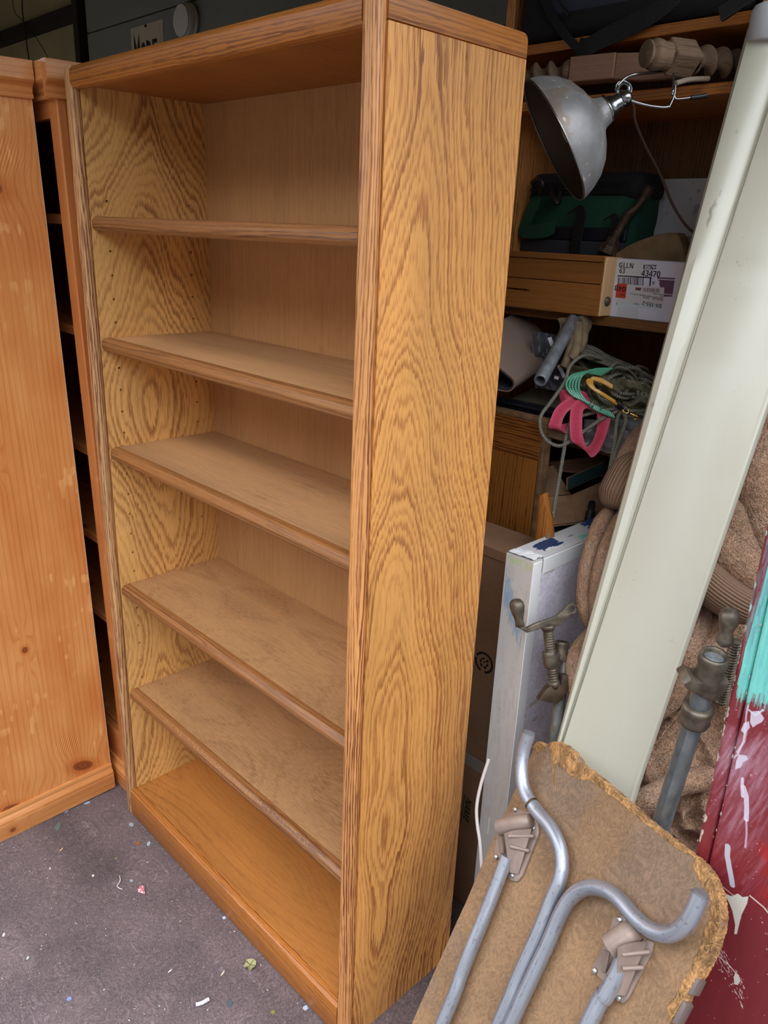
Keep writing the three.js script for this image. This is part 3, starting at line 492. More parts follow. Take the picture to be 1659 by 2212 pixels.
{
  const b = thing('clamp_screw', 'rusty brown clamp crank screw standing beside the tool bag', 'clamp');
  const q = (u, v, d) => dep(u, v, d);
  const e0 = q(1399, 413, 1.695), e1 = q(1386, 432, 1.7);
  part('crank_handle', along(lathe([[0, -0.012], [0.008, -0.0105], [0.0115, -0.004], [0.012, 0.003], [0.009, 0.012], [0.0075, 0.02], [0, 0.02]], 20), e0, e1), rustIron, b);
  part('crank_arm', tube([q(1390, 428, 1.698), q(1375, 448, 1.705), q(1356, 463, 1.71)], 0.0085), rustIron, b);
  const s0 = q(1358, 460, 1.71), s1 = q(1322, 525, 1.73), L = s1.clone().sub(s0).length(), pr = [[0, 0]];
  for (let y = 0; y <= L; y += 0.0014) pr.push([0.0098 + 0.0011 * Math.cos(y / 0.0042 * Math.PI * 2), y]); pr.push([0, L]);
  part('threaded_rod', along(lathe(pr, 18), s0, s1), rustIron, b);
  const f0 = q(1327, 515, 1.727), f1 = q(1305, 560, 1.745), head = lathe([[0, 0], [0.013, 0], [0.015, 0.003], [0.015, 0.012], [0.021, 0.018], [0.023, 0.034], [0, 0.034]], 8);
  part('clamp_head', along(toCreasedNormals(head, 0.4), f0, f1, 0.3), rustIron, b);
}
{ const o = [[1318, 558], [1330, 547], [1352, 532], [1380, 519], [1410, 509], [1440, 503], [1462, 503], [1468, 512], [1474, 530], [1481, 560], [1481, 600], [1318, 600]].map(([u, v]) => { const p = onZ(u, v, -0.8625); return [p.x, p.y]; });
  single('tan_wheel', prism(o, -0.90, -0.8625, 'xy', { bevel: 0.004, grain: 'x', crease: 0.4 }), blotch([132, 106, 76], 0.22, 40, 14, { roughness: 0.6 }), 'tan stained disc sticking up out of the white carton', 'disc'); }
{ const b = thing('scrub_brush', 'grey bristle brush standing behind the white carton', 'brush'); const p0 = onZ(1470, 512, -0.9), p1 = onZ(1500, 552, -0.9), list = [];
  for (let i = 0; i < 9; i++) for (let k = 0; k < 3; k++) list.push(board(p0.x + i * 0.0042, p0.x + i * 0.0042 + 0.0026, p0.y - 0.07, p0.y + 0.002 * (i % 2), -0.905 - k * 0.006, -0.902 - k * 0.006, { r: 0.0008 }));
  const br = part('bristles', merge(list), std({ color: rgb(150, 150, 142), roughness: 0.8 }), b); br.userData.kind = 'stuff';
  part('block', board(p0.x - 0.006, p0.x + 0.05, C0 + 0.02, p0.y - 0.06, -0.925, -0.897, { r: 0.004 }), darkBeam, b); }
const cartonLow = { x0: 0.758, x1: 1.035, y0: C0, y1: 1.5085, z0: -0.858, z1: -0.81 };
{
  const b = thing('white_carton', 'white cardboard carton covered in shipping labels on the third shelf', 'box');
  const { x0, x1, y0, y1, z0, z1 } = cartonLow, w = x1 - x0, h = y1 - y0;
  const white = std({ color: rgb(214, 212, 226), roughness: 0.6 });
  part('front_wall', board(x0, x1, y0, y1, z1 - 0.004, z1, { r: 0.001 }), white, b); part('back_wall', board(x0, x1, y0, y1, z0, z0 + 0.004, { r: 0.001 }), white, b);
  part('side_wall', board(x0, x0 + 0.004, y0, y1, z0 + 0.004, z1 - 0.004, { r: 0.001 }), white, b); part('side_wall', board(x1 - 0.004, x1, y0, y1, z0 + 0.004, z1 - 0.004, { r: 0.001 }), white, b);
  part('bottom', board(x0, x1, y0 - 0.0002, y0 + 0.003, z0, z1, { r: 0.001 }), card, b);
  const F = (u, v) => { const p = onZ(u, v, z1); return [(p.x - x0) / w, 1 - (p.y - y0) / h]; };
  const art = label(1600, Math.round(1600 * h / w), (c, cw, ch) => {
    const X = (u, v) => { const [a, d] = F(u, v); return [a * cw, d * ch]; };
    c.fillStyle = 'rgb(214,212,226)'; c.fillRect(0, 0, cw, ch);
    const quad = (pts, fill) => { c.fillStyle = fill; c.beginPath(); pts.forEach(([u, v], i) => { const [x, y] = X(u, v); i ? c.lineTo(x, y) : c.moveTo(x, y); }); c.closePath(); c.fill(); };
    const text = (s, u, v, size, fill, font = 'bold', turn = 0, align = 'left', max = 0) => { const [x, y] = X(u, v); c.save(); c.translate(x, y); c.rotate(turn); c.fillStyle = fill; c.font = font + ' ' + size + 'px sans-serif'; c.textAlign = align; max ? c.fillText(s, 0, 0, max) : c.fillText(s, 0, 0); c.restore(); };
    quad([[1330, 560], [1394, 561], [1390, 600], [1325, 600]], 'rgb(208,207,208)');
    quad([[1335, 640], [1380, 645], [1378, 705], [1330, 702]], 'rgb(198,200,204)');           // tape
    text('GLLN', 1336, 577, 84, '#17151a', 'bold', 0, 'left', 205); text('63', 1337, 589, 80, '#17151a', 'bold', 0, 'left', 82);
    quad([[1391, 571], [1419, 571.5], [1418.5, 582], [1390, 581]], '#141216'); text('806795', 1392, 580.4, 62, '#e8e6ee', 'bold', 0, 'left', 165); text('43470', 1385, 595.5, 96, '#17151a', 'bold', 0, 'left', 250);
    quad([[1334, 594], [1407, 598], [1406, 600.5], [1334, 596.5]], '#141216'); quad([[1405, 598], [1408, 598], [1405.5, 618], [1402.5, 618]], '#141216');
    { const r = rng(4); let u = 1335; while (u < 1390) { const k = 0.4 + r() * 1.6; quad([[u, 599], [u + k, 599], [u + k - 0.8, 620], [u - 0.8, 620]], '#141216'); u += k + 0.5 + r() * 1.4; } }
    quad([[1420, 598], [1459, 600], [1453, 641], [1433, 641], [1424, 612]], 'rgb(112,72,98)'); quad([[1420, 601.5], [1458.5, 603.5], [1458, 605.5], [1420, 603.5]], 'rgb(214,212,226)'); quad([[1434, 634], [1454, 636], [1453.6, 637.5], [1434, 635.5]], 'rgb(214,212,226)');
    quad([[1420.5, 606], [1426, 606.5], [1424.6, 611], [1424.2, 622], [1422.5, 622], [1422.6, 611]], 'rgb(220,216,226)');
    text('80', 1410.5, 607, 40, '#222', 'bold', Math.PI / 2);
    quad([[1345, 613], [1436, 621], [1433, 665], [1330, 655]], 'rgb(206,200,202)');
    quad([[1333, 612], [1355, 613], [1351, 645], [1329, 643]], 'rgb(196,66,52)'); text('04B', 1353, 619, 92, '#2a1512', 'bold', Math.PI + 0.05);
    text('3638', 1351, 636, 34, '#3a1512', 'bold', Math.PI + 0.05);
    { const r = rng(9); let u = 1389; while (u < 1426) { const k = 0.5 + r() * 0.9; quad([[u, 621.5 + (u - 1389) * 0.04], [u + k, 621.5 + (u - 1389) * 0.04], [u + k - 0.4, 630 + (u - 1389) * 0.07], [u - 0.4, 630 + (u - 1389) * 0.07]], '#6e4244'); u += k + 0.7 + r() * 0.6; } quad([[1374, 620.5], [1386, 621.5], [1384, 628], [1372, 626.5]], '#6a4a50'); }
    for (const [s, u, v, z] of [['5120 YORK', 1434, 638.5, 26], ['LTT', 1434, 642, 24], ['6333 SUNFLOWER KERNEL RSTD SLT', 1433, 646, 26], ['MAGELLAN      VEILED', 1433, 650, 26]]) text(s, u, v - 3, z, '#4a3c44', 'bold', Math.PI + 0.05);
    quad([[1330, 655], [1433, 661], [1432, 668], [1329, 663]], 'rgb(196,208,212)'); text('DX-155-2', 1431, 658, 62, '#2c3a48', 'bold', Math.PI + 0.05); text('1 OF 1', 1382, 656, 30, '#2c3a48', 'bold', Math.PI + 0.05); text('F', 1334, 654, 36, '#2c3a48', 'bold', Math.PI + 0.05);
  });
  const pl = planeUV(w - 0.002, h - 0.002); pl.translate((x0 + x1) / 2, (y0 + y1) / 2, z1 + 0.0008);
  part('printed_labels', pl, std({ map: art, roughness: 0.45 }), b);
}
{
  const b = thing('wooden_drawer', 'small wooden drawer with a slot and a round bolt on its end', 'drawer');
  const x0 = 0.52, x1 = 0.819, z1 = -0.765, y0 = 1.3895, y1 = 1.513, zb = -0.833;
  part('top_strip', board(x0, x1, y1 - 0.0125, y1, -0.80, z1 + 0.002, { grain: 'x', r: 0.0015 }), maple, b);
  part('upper_front', board(x0, x1, y0 + 0.0665, y1 - 0.0138, -0.80, z1, { grain: 'x', r: 0.0012, ov: 0.1 }), maple, b);
  { const hy = y0 + 0.0405, list = [board(x0, x1, hy + 0.0018, y0 + 0.065, -0.80, z1, { grain: 'x', r: 0.0012, ov: 0.2 }), board(x0, x1, y0, hy - 0.0018, -0.80, z1, { grain: 'x', r: 0.0012, ov: 0.2 }), board(0.634, x1, hy - 0.0024, hy + 0.0024, -0.80, z1 - 0.0002, { grain: 'x', r: 0.0005, ov: 0.2 }), board(x0, 0.634, hy - 0.003, hy + 0.003, -0.80, z1 - 0.012, { grain: 'x', r: 0.0005 })];
    part('lower_front', merge(list), maple, b); const pin = new THREE.SphereGeometry(0.0034, 12, 8); pin.translate(0.629, hy, z1 - 0.002); part('slot_pin', pin, rustIron, b); }
  part('end_block', board(x0 + 0.02, x1 + 0.001, y0 - 0.0003, y1 - 0.003, zb, -0.7995, { r: 0.002 }), mapleRaw, b, 'pale unfinished end');
  part('end_facing', board(x1 - 0.004, x1 + 0.0022, y0 + 0.0005, y1 - 0.002, zb + 0.001, z1 - 0.0005, { r: 0.002 }), mapleRaw, b);
  const bolt = along(lathe([[0, 0], [0.0102, 0], [0.0102, 0.0018], [0.008, 0.0048], [0.004, 0.0064], [0, 0.0067]], 20), V(x1 + 0.0022, onX(1311, 651, x1 + 0.002).y, onX(1311, 651, x1 + 0.002).z), V(2, onX(1311, 651, x1 + 0.002).y, onX(1311, 651, x1 + 0.002).z)); part('bolt', bolt, castIron, b);
}

// ---------------------------------------------------------------- fourth shelf and what hangs from it
const D0 = SD + 0.0205;
const P = dep;
{ // pipe
  const a = P(1167, 822, 1.56), b0 = P(1240, 688, 1.74), d = b0.clone().sub(a).normalize(), L = 0.34, r = 0.0134;
  const o = thing('steel_pipe', 'short galvanised steel pipe sticking out over the rolled mat', 'pipe');
  part('pipe', along(lathe([[r - 0.0035, 0.0], [r - 0.0008, 0], [r, 0.001], [r, L], [r - 0.003, L], [r - 0.0035, 0.002], [r - 0.0035, 0.0]], 28), a, b0), galv, o);
}
{ // work glove hanging behind the pipe
  const o = thing('work_glove', 'stiff tan leather work glove hanging beside the steel pipe', 'glove');
  const leather = blotch([128, 108, 82], 0.3, 50, 33, { roughness: 0.8 });
  const cuff = sheet((s, t) => { const u = lerp(1205, 1272, s) + 6 * Math.sin(t * 5), v = lerp(688, 745, t) - 8 * s; return P(u, v, 1.735 + 0.02 * Math.sin(s * 6)); }, 14, 10, 0.003, 0.07, 0.06);
  part('cuff', cuff, leather, o);
  const fing = (pts, r) => tube(pts.map(([u, v, d]) => P(u, v, d)), r, { sides: 10 });
  part('fingers', merge([fing([[1248, 700, 1.72], [1246, 740, 1.71], [1238, 768, 1.70], [1232, 776, 1.70]], 0.0125), fing([[1260, 705, 1.725], [1258, 735, 1.72], [1250, 752, 1.715], [1244, 760, 1.71]], 0.012), fing([[1238, 728, 1.715], [1230, 760, 1.705], [1221, 785, 1.70], [1217, 794, 1.70]], 0.009)]), leather, o);
}
{ // rolled mat: a sheet folded back on itself
  const a = P(1092, 829, 1.70), b0 = P(1205, 752, 1.92), dir = b0.clone().sub(a).normalize(), side = V(0, 1, 0).cross(dir).normalize().multiplyScalar(-1), up = V(0, 1, 0);
  const prof = [[-0.10, 0.085], [-0.06, 0.062], [-0.03, 0.04], [0.0, 0.022], [0.016, 0.012], [0.021, 0.0], [0.014, -0.012], [0.0, -0.016], [-0.03, -0.014], [-0.07, -0.01]];
  const c = new THREE.CatmullRomCurve3(prof.map(([x, y]) => V(x, y, 0)), false, 'catmullrom', 0.5);
  const g = (dx) => sheet((s, t) => { const q = c.getPoint(1 - s), n = c.getTangent(1 - s); const k = dx; const x = q.x + n.y * k, y = q.y - n.x * k; return a.clone().addScaledVector(dir, t * 0.27).addScaledVector(side, x).addScaledVector(up, y + 0.04 * t * sst(0.4, 1, s) * 0); }, 40, 6, 0.0028, 0.3, 0.27);
  const o = thing('rolled_mat', 'taupe rubber-backed mat rolled over on itself on the lower shelf', 'mat');
  part('face', g(0), std({ color: rgb(132, 112, 98), roughness: 0.8 }), o, 'taupe face'); part('backing', g(0.0032), std({ color: rgb(50, 48, 56), roughness: 0.7 }), o, 'dark backing');
}
{ // clear bags with price tags
  const o = thing('plastic_bag', 'crumpled clear plastic bag with white paper tags beside the pipe', 'bag');
  const g = sheet((s, t) => { const u = lerp(1146, 1222, s) + 10 * t, v = lerp(715, 838, t) + 10 * s; return P(u, v, 1.80 + 0.03 * (vn(s * 5, t * 5, 3) - 0.5) * 2 + 0.012 * (vn(s * 16, t * 16, 5) - 0.5)); }, 30, 40, 0, 0.08, 0.12);
  part('film', g, phy({ color: rgb(160, 160, 176), roughness: 0.25, transmission: 0.75, thickness: 0, side: THREE.DoubleSide }), o);
  const tag = (u, v, w, h, r) => { const q = board(-w / 2, w / 2, -h / 2, h / 2, -0.0004, 0.0004, { r: 0.0003 }); q.rotateZ(r); q.applyMatrix4(new THREE.Matrix4().makeBasis(CAM_X, CAM_Y, CAM_Z)); const p = P(u, v, 1.745); q.translate(p.x, p.y, p.z); return q; };
  part('paper_tag', tag(1190, 738, 0.009, 0.02, 0.35), std({ color: rgb(200, 200, 206), roughness: 0.7 }), o); part('paper_tag', tag(1213, 802, 0.008, 0.03, 0.45), std({ color: rgb(200, 200, 206), roughness: 0.7 }), o); part('paper_tag', tag(1202, 816, 0.01, 0.007, -0.3), std({ color: rgb(226, 226, 230), roughness: 0.7 }), o);
}
{ // ribbed black tray
  const o = thing('plastic_tray', 'black ribbed plastic tray under the rolled mat', 'tray');
  const x0 = 0.56, x1 = 0.80, y1 = 1.172, z1 = -0.745;
  part('rim', merge([board(x0, x1, y1 - 0.005, y1, z1 - 0.014, z1 + 0.006, { r: 0.002, grain: 'x' }), board(x0, x1, y1, y1 + 0.007, z1 - 0.014, z1 - 0.011, { r: 0.001, grain: 'x' })]), greyTray, o);
  const ribs = sheet((s, t) => V(lerp(x0, x1, s), lerp(y1 - 0.003, D0 + 0.002, t), z1 - 0.006 - 0.012 * t + 0.0045 * Math.tanh(3 * Math.sin(s * Math.PI * 2 * 17))), 170, 6, 0, 0.24, 0.06);
  part('ribbed_wall', ribs, greyTray, o);
  part('base', board(x0 + 0.01, x1 - 0.01, D0 + 0.0005, D0 + 0.004, -1.0, z1 - 0.02), greyTray, o); part('back_wall', board(x0, x1, D0 + 0.0005, y1, -1.003, -1.0), greyTray, o);
  const film = sheet((s, t) => V(lerp(x0 + 0.06, x1 + 0.02, s), y1 + 0.006 + 0.035 * t + 0.006 * (vn(s * 6, t * 4, 7) - 0.5), lerp(z1 - 0.012, z1 - 0.16, t)), 20, 12, 0, 0.2, 0.1);
  part('film_cover', film, std({ color: rgb(120, 114, 96), roughness: 0.22 }), o);
}
const ropeMap = texture(64, 128, 0.0251, 0.021, (x, y) => { const a = Math.sin((x / 0.0251 * 4 + y / 0.007) * Math.PI * 2), b = Math.sin((x / 0.0251 * 4 - y / 0.007) * Math.PI * 2), k = a * b; return k > 0.15 ? [178, 172, 150] : k > -0.35 ? [70, 68, 58] : [30, 30, 26]; }, { wrap: THREE.RepeatWrapping });
const ropeBump = texture(64, 128, 0.0251, 0.021, (x, y) => { const v = 128 + 100 * Math.sin((x / 0.0251 * 4 + y / 0.007) * Math.PI * 2) * Math.sin((x / 0.0251 * 4 - y / 0.007) * Math.PI * 2); return [v, v, v]; }, { srgb: false, wrap: THREE.RepeatWrapping });
const rope = std({ map: ropeMap, bumpMap: ropeBump, bumpScale: 0.0006, roughness: 0.85 });
{ // speckled cord
  const o = thing('cord_coil', 'coil of black and tan speckled cord spilling off the shelf', 'rope'), r = rng(12), R = 0.004, list = [];
  for (let k = 0; k < 9; k++) { // long flattened loops at the back
    const pts = [], n = 14, off = k * 4.2; for (let i = 0; i < n; i++) { const a = i / n * Math.PI * 2; const L = Math.cos(a), S = Math.sin(a); pts.push(P(1335 + 96 * L + 6 * r() , 800 + 46 * L + 20 * S * (0.5 + 0.05 * k) - 14 + off * 0.9 + 5 * r(), 1.80 - 0.006 * k + 0.03 * S)); }
    list.push(tube(pts, R, { closed: true, seg: 90, sides: 7 }));
  }
  for (let k = 0; k < 15; k++) { // tangled smaller loops on top
    const pts = [], n = 12, cx = 1345 + 34 * (r() - 0.5) * 2, cy = 838 + 24 * (r() - 0.5) * 2, ra = 28 + 26 * r(), rb = 20 + 20 * r(), tw = (r() - 0.3) * 1.6; for (let i = 0; i < n; i++) { const a = i / n * Math.PI * 2, x = ra * Math.cos(a), y = rb * Math.sin(a); pts.push(P(cx + x * Math.cos(tw) - y * Math.sin(tw) + 6 * r(), cy + x * Math.sin(tw) + y * Math.cos(tw) + 6 * r(), 1.725 - 0.0025 * k + 0.02 * Math.sin(a * 2 + k))); }
    list.push(tube(pts, R, { closed: true, seg: 72, sides: 7 }));
  }
  const c = part('coils', merge(list), rope, o); c.userData.kind = 'stuff';
  part('hanging_loop', tube([[1300, 775, 1.72], [1262, 768, 1.69], [1232, 790, 1.665], [1220, 825, 1.655], [1190, 868, 1.645], [1170, 895, 1.64], [1166, 915, 1.635], [1172, 940, 1.632], [1190, 958, 1.63], [1215, 962, 1.63], [1250, 940, 1.63], [1295, 908, 1.64], [1330, 890, 1.655], [1352, 880, 1.66]].map((q) => P(...q)), R, { seg: 150, sides: 8 }), rope, o);
  part('hanging_strand', tube([[1352, 880, 1.66], [1290, 890, 1.66], [1240, 905, 1.65], [1226, 930, 1.635], [1218, 975, 1.63], [1207, 1040, 1.61], [1195, 1110, 1.585], [1184, 1160, 1.57], [1181, 1172, 1.568]].map((q) => P(...q)), R, { seg: 120, sides: 8 }), rope, o);
  for (const s of [0, 1]) part('hanging_strand', tube([[1345 - 8 * s, 880, 1.655], [1333 + 18 * s, 905, 1.65], [1328 + 12 * s, 945, 1.645], [1322 + 5 * s, 985, 1.635], [1316 + 14 * s, 1020, 1.62], [1311 + 8 * s, 1050, 1.61], [1305 + 6 * s, 1075, 1.60]].map((q) => P(...q)), R, { seg: 80, sides: 8 }), rope, o);
}
const bungee = (c, c2) => phy({ map: texture(32, 64, 0.012, 0.012, (x, y) => Math.sin((y / 0.004 + x / 0.012) * Math.PI * 2) > 0.6 ? c2 : c, { wrap: THREE.RepeatWrapping }), roughness: 0.25, clearcoat: 0.6 });
{ // green and yellow elastic cords still in their bag
  const g = thing('elastic_cord', 'hank of shiny green elastic cord in clear wrap beside the rope', 'cord'), gm = bungee([44, 138, 100], [150, 214, 186]);
  for (let k = 0; k < 5; k++) { const e = k * 5.6; part('strand', tube([[1300 + e, 810 - e * 0.6, 1.665], [1262 + e, 805 - e * 0.3, 1.66], [1234 + e, 812, 1.652], [1223 + e * 1.2, 832 + e * 0.3, 1.645], [1236 + e, 853 + e * 0.2, 1.64], [1268 + e * 0.6, 868 + e * 0.6, 1.636], [1300 + e * 0.5, 884 + e * 0.5, 1.634], [1318 + e * 0.4, 892 + e * 0.4, 1.636]].map((q) => P(...q)), 0.0027, { seg: 60, sides: 8 }), gm, g); }
  for (const [u, v] of [[1271, 872], [1278, 876], [1297, 880]]) part('wire_hook', tube([P(u, v + 6, 1.628), P(u + 3, v, 1.624), P(u + 8, v - 4, 1.627)], 0.0011, { sides: 6 }), chrome, g);
  const y = thing('elastic_cord', 'hank of shiny amber elastic cord with black end knots', 'cord'), ym = bungee([204, 140, 34], [246, 206, 120]);
  for (let k = 0; k < 3; k++) { const e = k * 5; part('strand', tube([[1322, 838 - e * 0.5, 1.655], [1300, 826 - e * 0.6, 1.65], [1280, 820 - e * 0.4, 1.645], [1268 + e, 823, 1.64], [1278 + e * 0.5, 838, 1.635], [1300, 852 - e * 0.3, 1.632], [1333, 873 - e * 0.3, 1.634]].map((q) => P(...q)), 0.0028, { seg: 50, sides: 8 }), ym, y); }
  part('black_tie', merge([0, 1, 2].map((k) => { const t = new THREE.TorusGeometry(0.0058, 0.0024, 8, 16); const q = P(1333 + k * 4, 873 + k * 3, 1.632); t.applyMatrix4(new THREE.Matrix4().makeBasis(CAM_Y, CAM_Z, CAM_X)); t.rotateY(0.5); t.translate(q.x, q.y, q.z); return t; })), blackPlastic, y);
  part('end_hook', merge([tube([P(1344, 884, 1.63), P(1350, 892, 1.628), P(1357, 891, 1.63), P(1356, 884, 1.632)], 0.0018, { sides: 6 }), tube([P(1362, 893, 1.628), P(1372, 898, 1.625), P(1378, 905, 1.628), P(1370, 906, 1.63)], 0.0028, { sides: 8 })]), std({ color: rgb(206, 170, 90), roughness: 0.2, metalness: 0.9 }), y);
  const film = sheet((s, t) => { const u = lerp(1232, 1405, s), v = lerp(786, 868, t) + 46 * s; return P(u, v, 1.69 + 0.03 * (vn(s * 7, t * 6, 13) - 0.5) * 2 + 0.01 * (vn(s * 22, t * 18, 15) - 0.5)); }, 40, 30, 0, 0.15, 0.1);
  part('clear_wrap', film, phy({ color: rgb(214, 206, 172), roughness: 0.12, transmission: 0.8, thickness: 0, side: THREE.DoubleSide }), g);
}
{ // pink strap
  const strapMat = std({ map: texture(32, 64, 0.026, 0.0125, (x, y) => { const k = Math.sin(y / 0.0025 * Math.PI * 2); return mix3([196, 44, 76], [232, 142, 158], sst(-0.1, 0.9, k) * (0.35 + 0.6 * sst(0.2, 0.9, Math.abs(x / 0.026 - 0.45) * 2))); }, { wrap: THREE.RepeatWrapping }), bumpMap: webbing, bumpScale: 0.0007, roughness: 0.8 });
  const o = thing('webbing_strap', 'faded pink ribbed webbing strap looped over the shelf edge', 'strap');
  const loop = (pts, ac) => { const c = pts.map((q) => P(...q)), a = ac.map(([x, y, z]) => new THREE.Vector3().addScaledVector(CAM_X, x).addScaledVector(CAM_Y, y).addScaledVector(CAM_Z, z)); return ribbon(c, a, 0.026, 0.0018, 70); };
  part('strap_loop', loop([[1262, 862, 1.66], [1240, 868, 1.64], [1215, 884, 1.63], [1202, 908, 1.625], [1200, 926, 1.625], [1222, 926, 1.64], [1250, 918, 1.655]], [[0.4, -0.8, 0.4], [0.5, -0.7, 0.4], [0.9, -0.3, 0.2], [1, 0.05, 0.1], [0.9, -0.2, 0.5], [0.2, -0.8, 0.6], [0.1, -0.8, 0.6]]), strapMat, o);
  part('strap_loop', loop([[1285, 882, 1.66], [1262, 872, 1.64], [1247, 885, 1.628], [1244, 915, 1.62], [1246, 945, 1.618], [1258, 968, 1.62], [1276, 976, 1.63], [1290, 958, 1.64], [1302, 925, 1.645], [1304, 898, 1.645], [1292, 878, 1.65]], [[0.3, -0.9, 0.3], [0.5, -0.8, 0.3], [1, -0.1, 0], [1, 0, 0], [1, 0.1, 0], [0.75, -0.6, 0.3], [0.3, -0.9, 0.4], [0.7, -0.1, 0.7], [0.85, 0.2, 0.5], [1, 0, 0.1], [0.8, -0.5, 0.1]]), strapMat, o);
  part('strap_loop', loop([[1212, 868, 1.66], [1222, 852, 1.65], [1250, 852, 1.65], [1270, 858, 1.66]], [[0.2, -1, 0.3], [0.5, -0.8, 0.5], [0.1, -0.8, 0.6], [0.1, -0.8, 0.6]]), strapMat, o);
}
{ // clear box with red inside
  const o = thing('clear_package', 'clear plastic package with red contents hanging below the cord', 'package');
  const a = P(1205, 905, 1.70), x0 = 0.824, x1 = 1.0, z1 = -0.755;
  const y1 = 1.170, y0 = 1.102;
  const film = sheet((s, t) => V(lerp(x0, x1, s), lerp(y1, y0 + 0.003, t) , z1 + 0.006 * (vn(s * 9, t * 5, 3) - 0.5) * 2 + 0.003 * Math.sin(s * 40)), 50, 16, 0, 0.2, 0.07);
  part('film', film, phy({ color: rgb(206, 196, 204), roughness: 0.18, transmission: 0.55, thickness: 0, side: THREE.DoubleSide }), o);
  for (let i = 0; i < 4; i++) part('red_bar', board(x0 + 0.012 + i * 0.047, x0 + 0.037 + i * 0.047, y0 + 0.004, y1 - 0.006, z1 - 0.04, z1 - 0.012, { r: 0.004 }), i % 2 ? std({ color: rgb(176, 70, 84), roughness: 0.5 }) : std({ color: rgb(120, 96, 108), roughness: 0.5 }), o);
  part('lid', board(x0 + 0.03, x1 + 0.004, y1 - 0.002, y1 + 0.012, z1 - 0.14, z1 + 0.004, { r: 0.003, grain: 'x' }), phy({ color: rgb(150, 152, 158), roughness: 0.2, transmission: 0.3 }), o);
}
{ const a = P(1188, 930, 1.655), g = board(-0.055, 0.03, -0.014, 0.014, -0.03, 0.012, { r: 0.004, grain: 'x' }); g.rotateZ(-0.05); g.translate(a.x + 0.022, a.y - 0.006, a.z - 0.02);
  single('wood_offcut', g, greyWood, 'grey weathered wood offcut lying behind the hanging cord', 'offcut'); }

// ---------------------------------------------------------------- oak cabinet door leaning in front of the unit
{
  const o = thing('cabinet_door', 'old oak frame and panel cabinet door standing behind the bookcase', 'door');
  const dm = wood(oak(512, 1024, 0.34, 0.7, { light: [168, 106, 44], dark: [84, 44, 16], seed: 171, jag: 0.3, depth: 1.0, early: 0.42, ring: (x, y) => cathedral(0.20, 0.0085, 1.4, (v) => 4 * v, 63, 0.02)(x, y) }), { roughness: 0.4 });
  const rm = wood(oak(256, 512, 0.12, 0.5, { light: [156, 96, 40], dark: [84, 44, 18], seed: 173, jag: 0.3, ring: straight(0.0072, 65, 1.2) }), { roughness: 0.4 });
  const edge = blotch([122, 92, 60], 0.4, 60, 7, { roughness: 0.8 });
  const TR = P(1173, 916, 1.665), X = V(1, 0.0, 0.02).normalize(), low = onZ(1136, 1180, -0.618), Y = TR.clone().sub(low).normalize();
  const M = frame(TR, X, Y), len = TR.y / Y.y + 0.0, w = 0.36, put = (g) => g.applyMatrix4(M);
  part('top_rail', put(board(-w, -0.001, -0.082, -0.0005, -0.021, 0, { grain: 'x', r: 0.002 })), rm, o); part('bottom_rail', put(board(-w, -0.001, -len + 0.006, -len + 0.09, -0.021, 0, { grain: 'x' })), rm, o);
  part('panel', put(board(-w + 0.004, -0.004, -len + 0.09, -0.0825, -0.019, -0.0012, { ou: w, ov: 1.2 })), dm, o, 'centre panel with strong dark grain');
  part('edge_strip', put(board(-0.0010, 0.0105, -len + 0.008, -0.0005, -0.024, 0.001, { r: 0.002 })), edge, o, 'scuffed grey edge');
  part('edge_strip', put(board(-w, 0.0105, -0.0005, 0.010, -0.024, 0.0005, { r: 0.002, grain: 'x' })), edge, o, 'scuffed top edge');
}

// ---------------------------------------------------------------- lower clutter behind the white frame
{
  const o = thing('open_carton', 'brown cardboard box with open flaps in the dark under the shelf', 'box');
  const q = (u, v, d) => P(u, v, d), panel = (a, b, c, d) => sheet((s, t) => a.clone().lerp(b, s).lerp(d.clone().lerp(c, s), t), 4, 4, 0.004, 0.2, 0.2);
  part('front_wall', panel(q(1160, 1075, 1.77), q(1232, 1070, 1.78), q(1246, 1128, 1.76), q(1180, 1136, 1.75)), cardPlain, o);
  part('flap', panel(q(1165, 1012, 1.79), q(1195, 1006, 1.8), q(1232, 1068, 1.782), q(1160, 1074, 1.772)), cardPlain, o);
  part('side_wall', panel(q(1232, 1070, 1.782), q(1325, 1030, 1.85), q(1325, 1100, 1.84), q(1246, 1128, 1.762)), cardPlain, o);
  part('crease', tube([q(1232, 1069, 1.778), q(1246, 1127, 1.757)], 0.0018, { sides: 6 }), card, o);
  part('bottom', panel(q(1180, 1138, 1.752), q(1246, 1130, 1.762), q(1325, 1102, 1.84), q(1260, 1105, 1.9)), cardPlain, o);
  part('back_flap', panel(q(1180, 1000, 1.89), q(1300, 985, 1.91), q(1325, 1032, 1.87), q(1200, 1015, 1.85)), cardPlain, o);
}
{ const o = thing('felt_strip', 'dark green felt covered wooden strip lying across the open box', 'strip'), a = P(1226, 1055, 1.74), b0 = P(1305, 1020, 1.81), M = frame(a, b0.clone().sub(a), V(0, 1, 0.25));
  part('felt', board(0, 0.13, -0.002, 0.026, 0, 0.004, { r: 0.001, grain: 'x' }).applyMatrix4(M), cloth(rgb(26, 62, 62), { bumpScale: 0.002 }), o); part('wood_back', board(0.004, 0.13, -0.006, 0.022, -0.008, -0.0002, { r: 0.001, grain: 'x' }).applyMatrix4(M), cardPlain, o); }
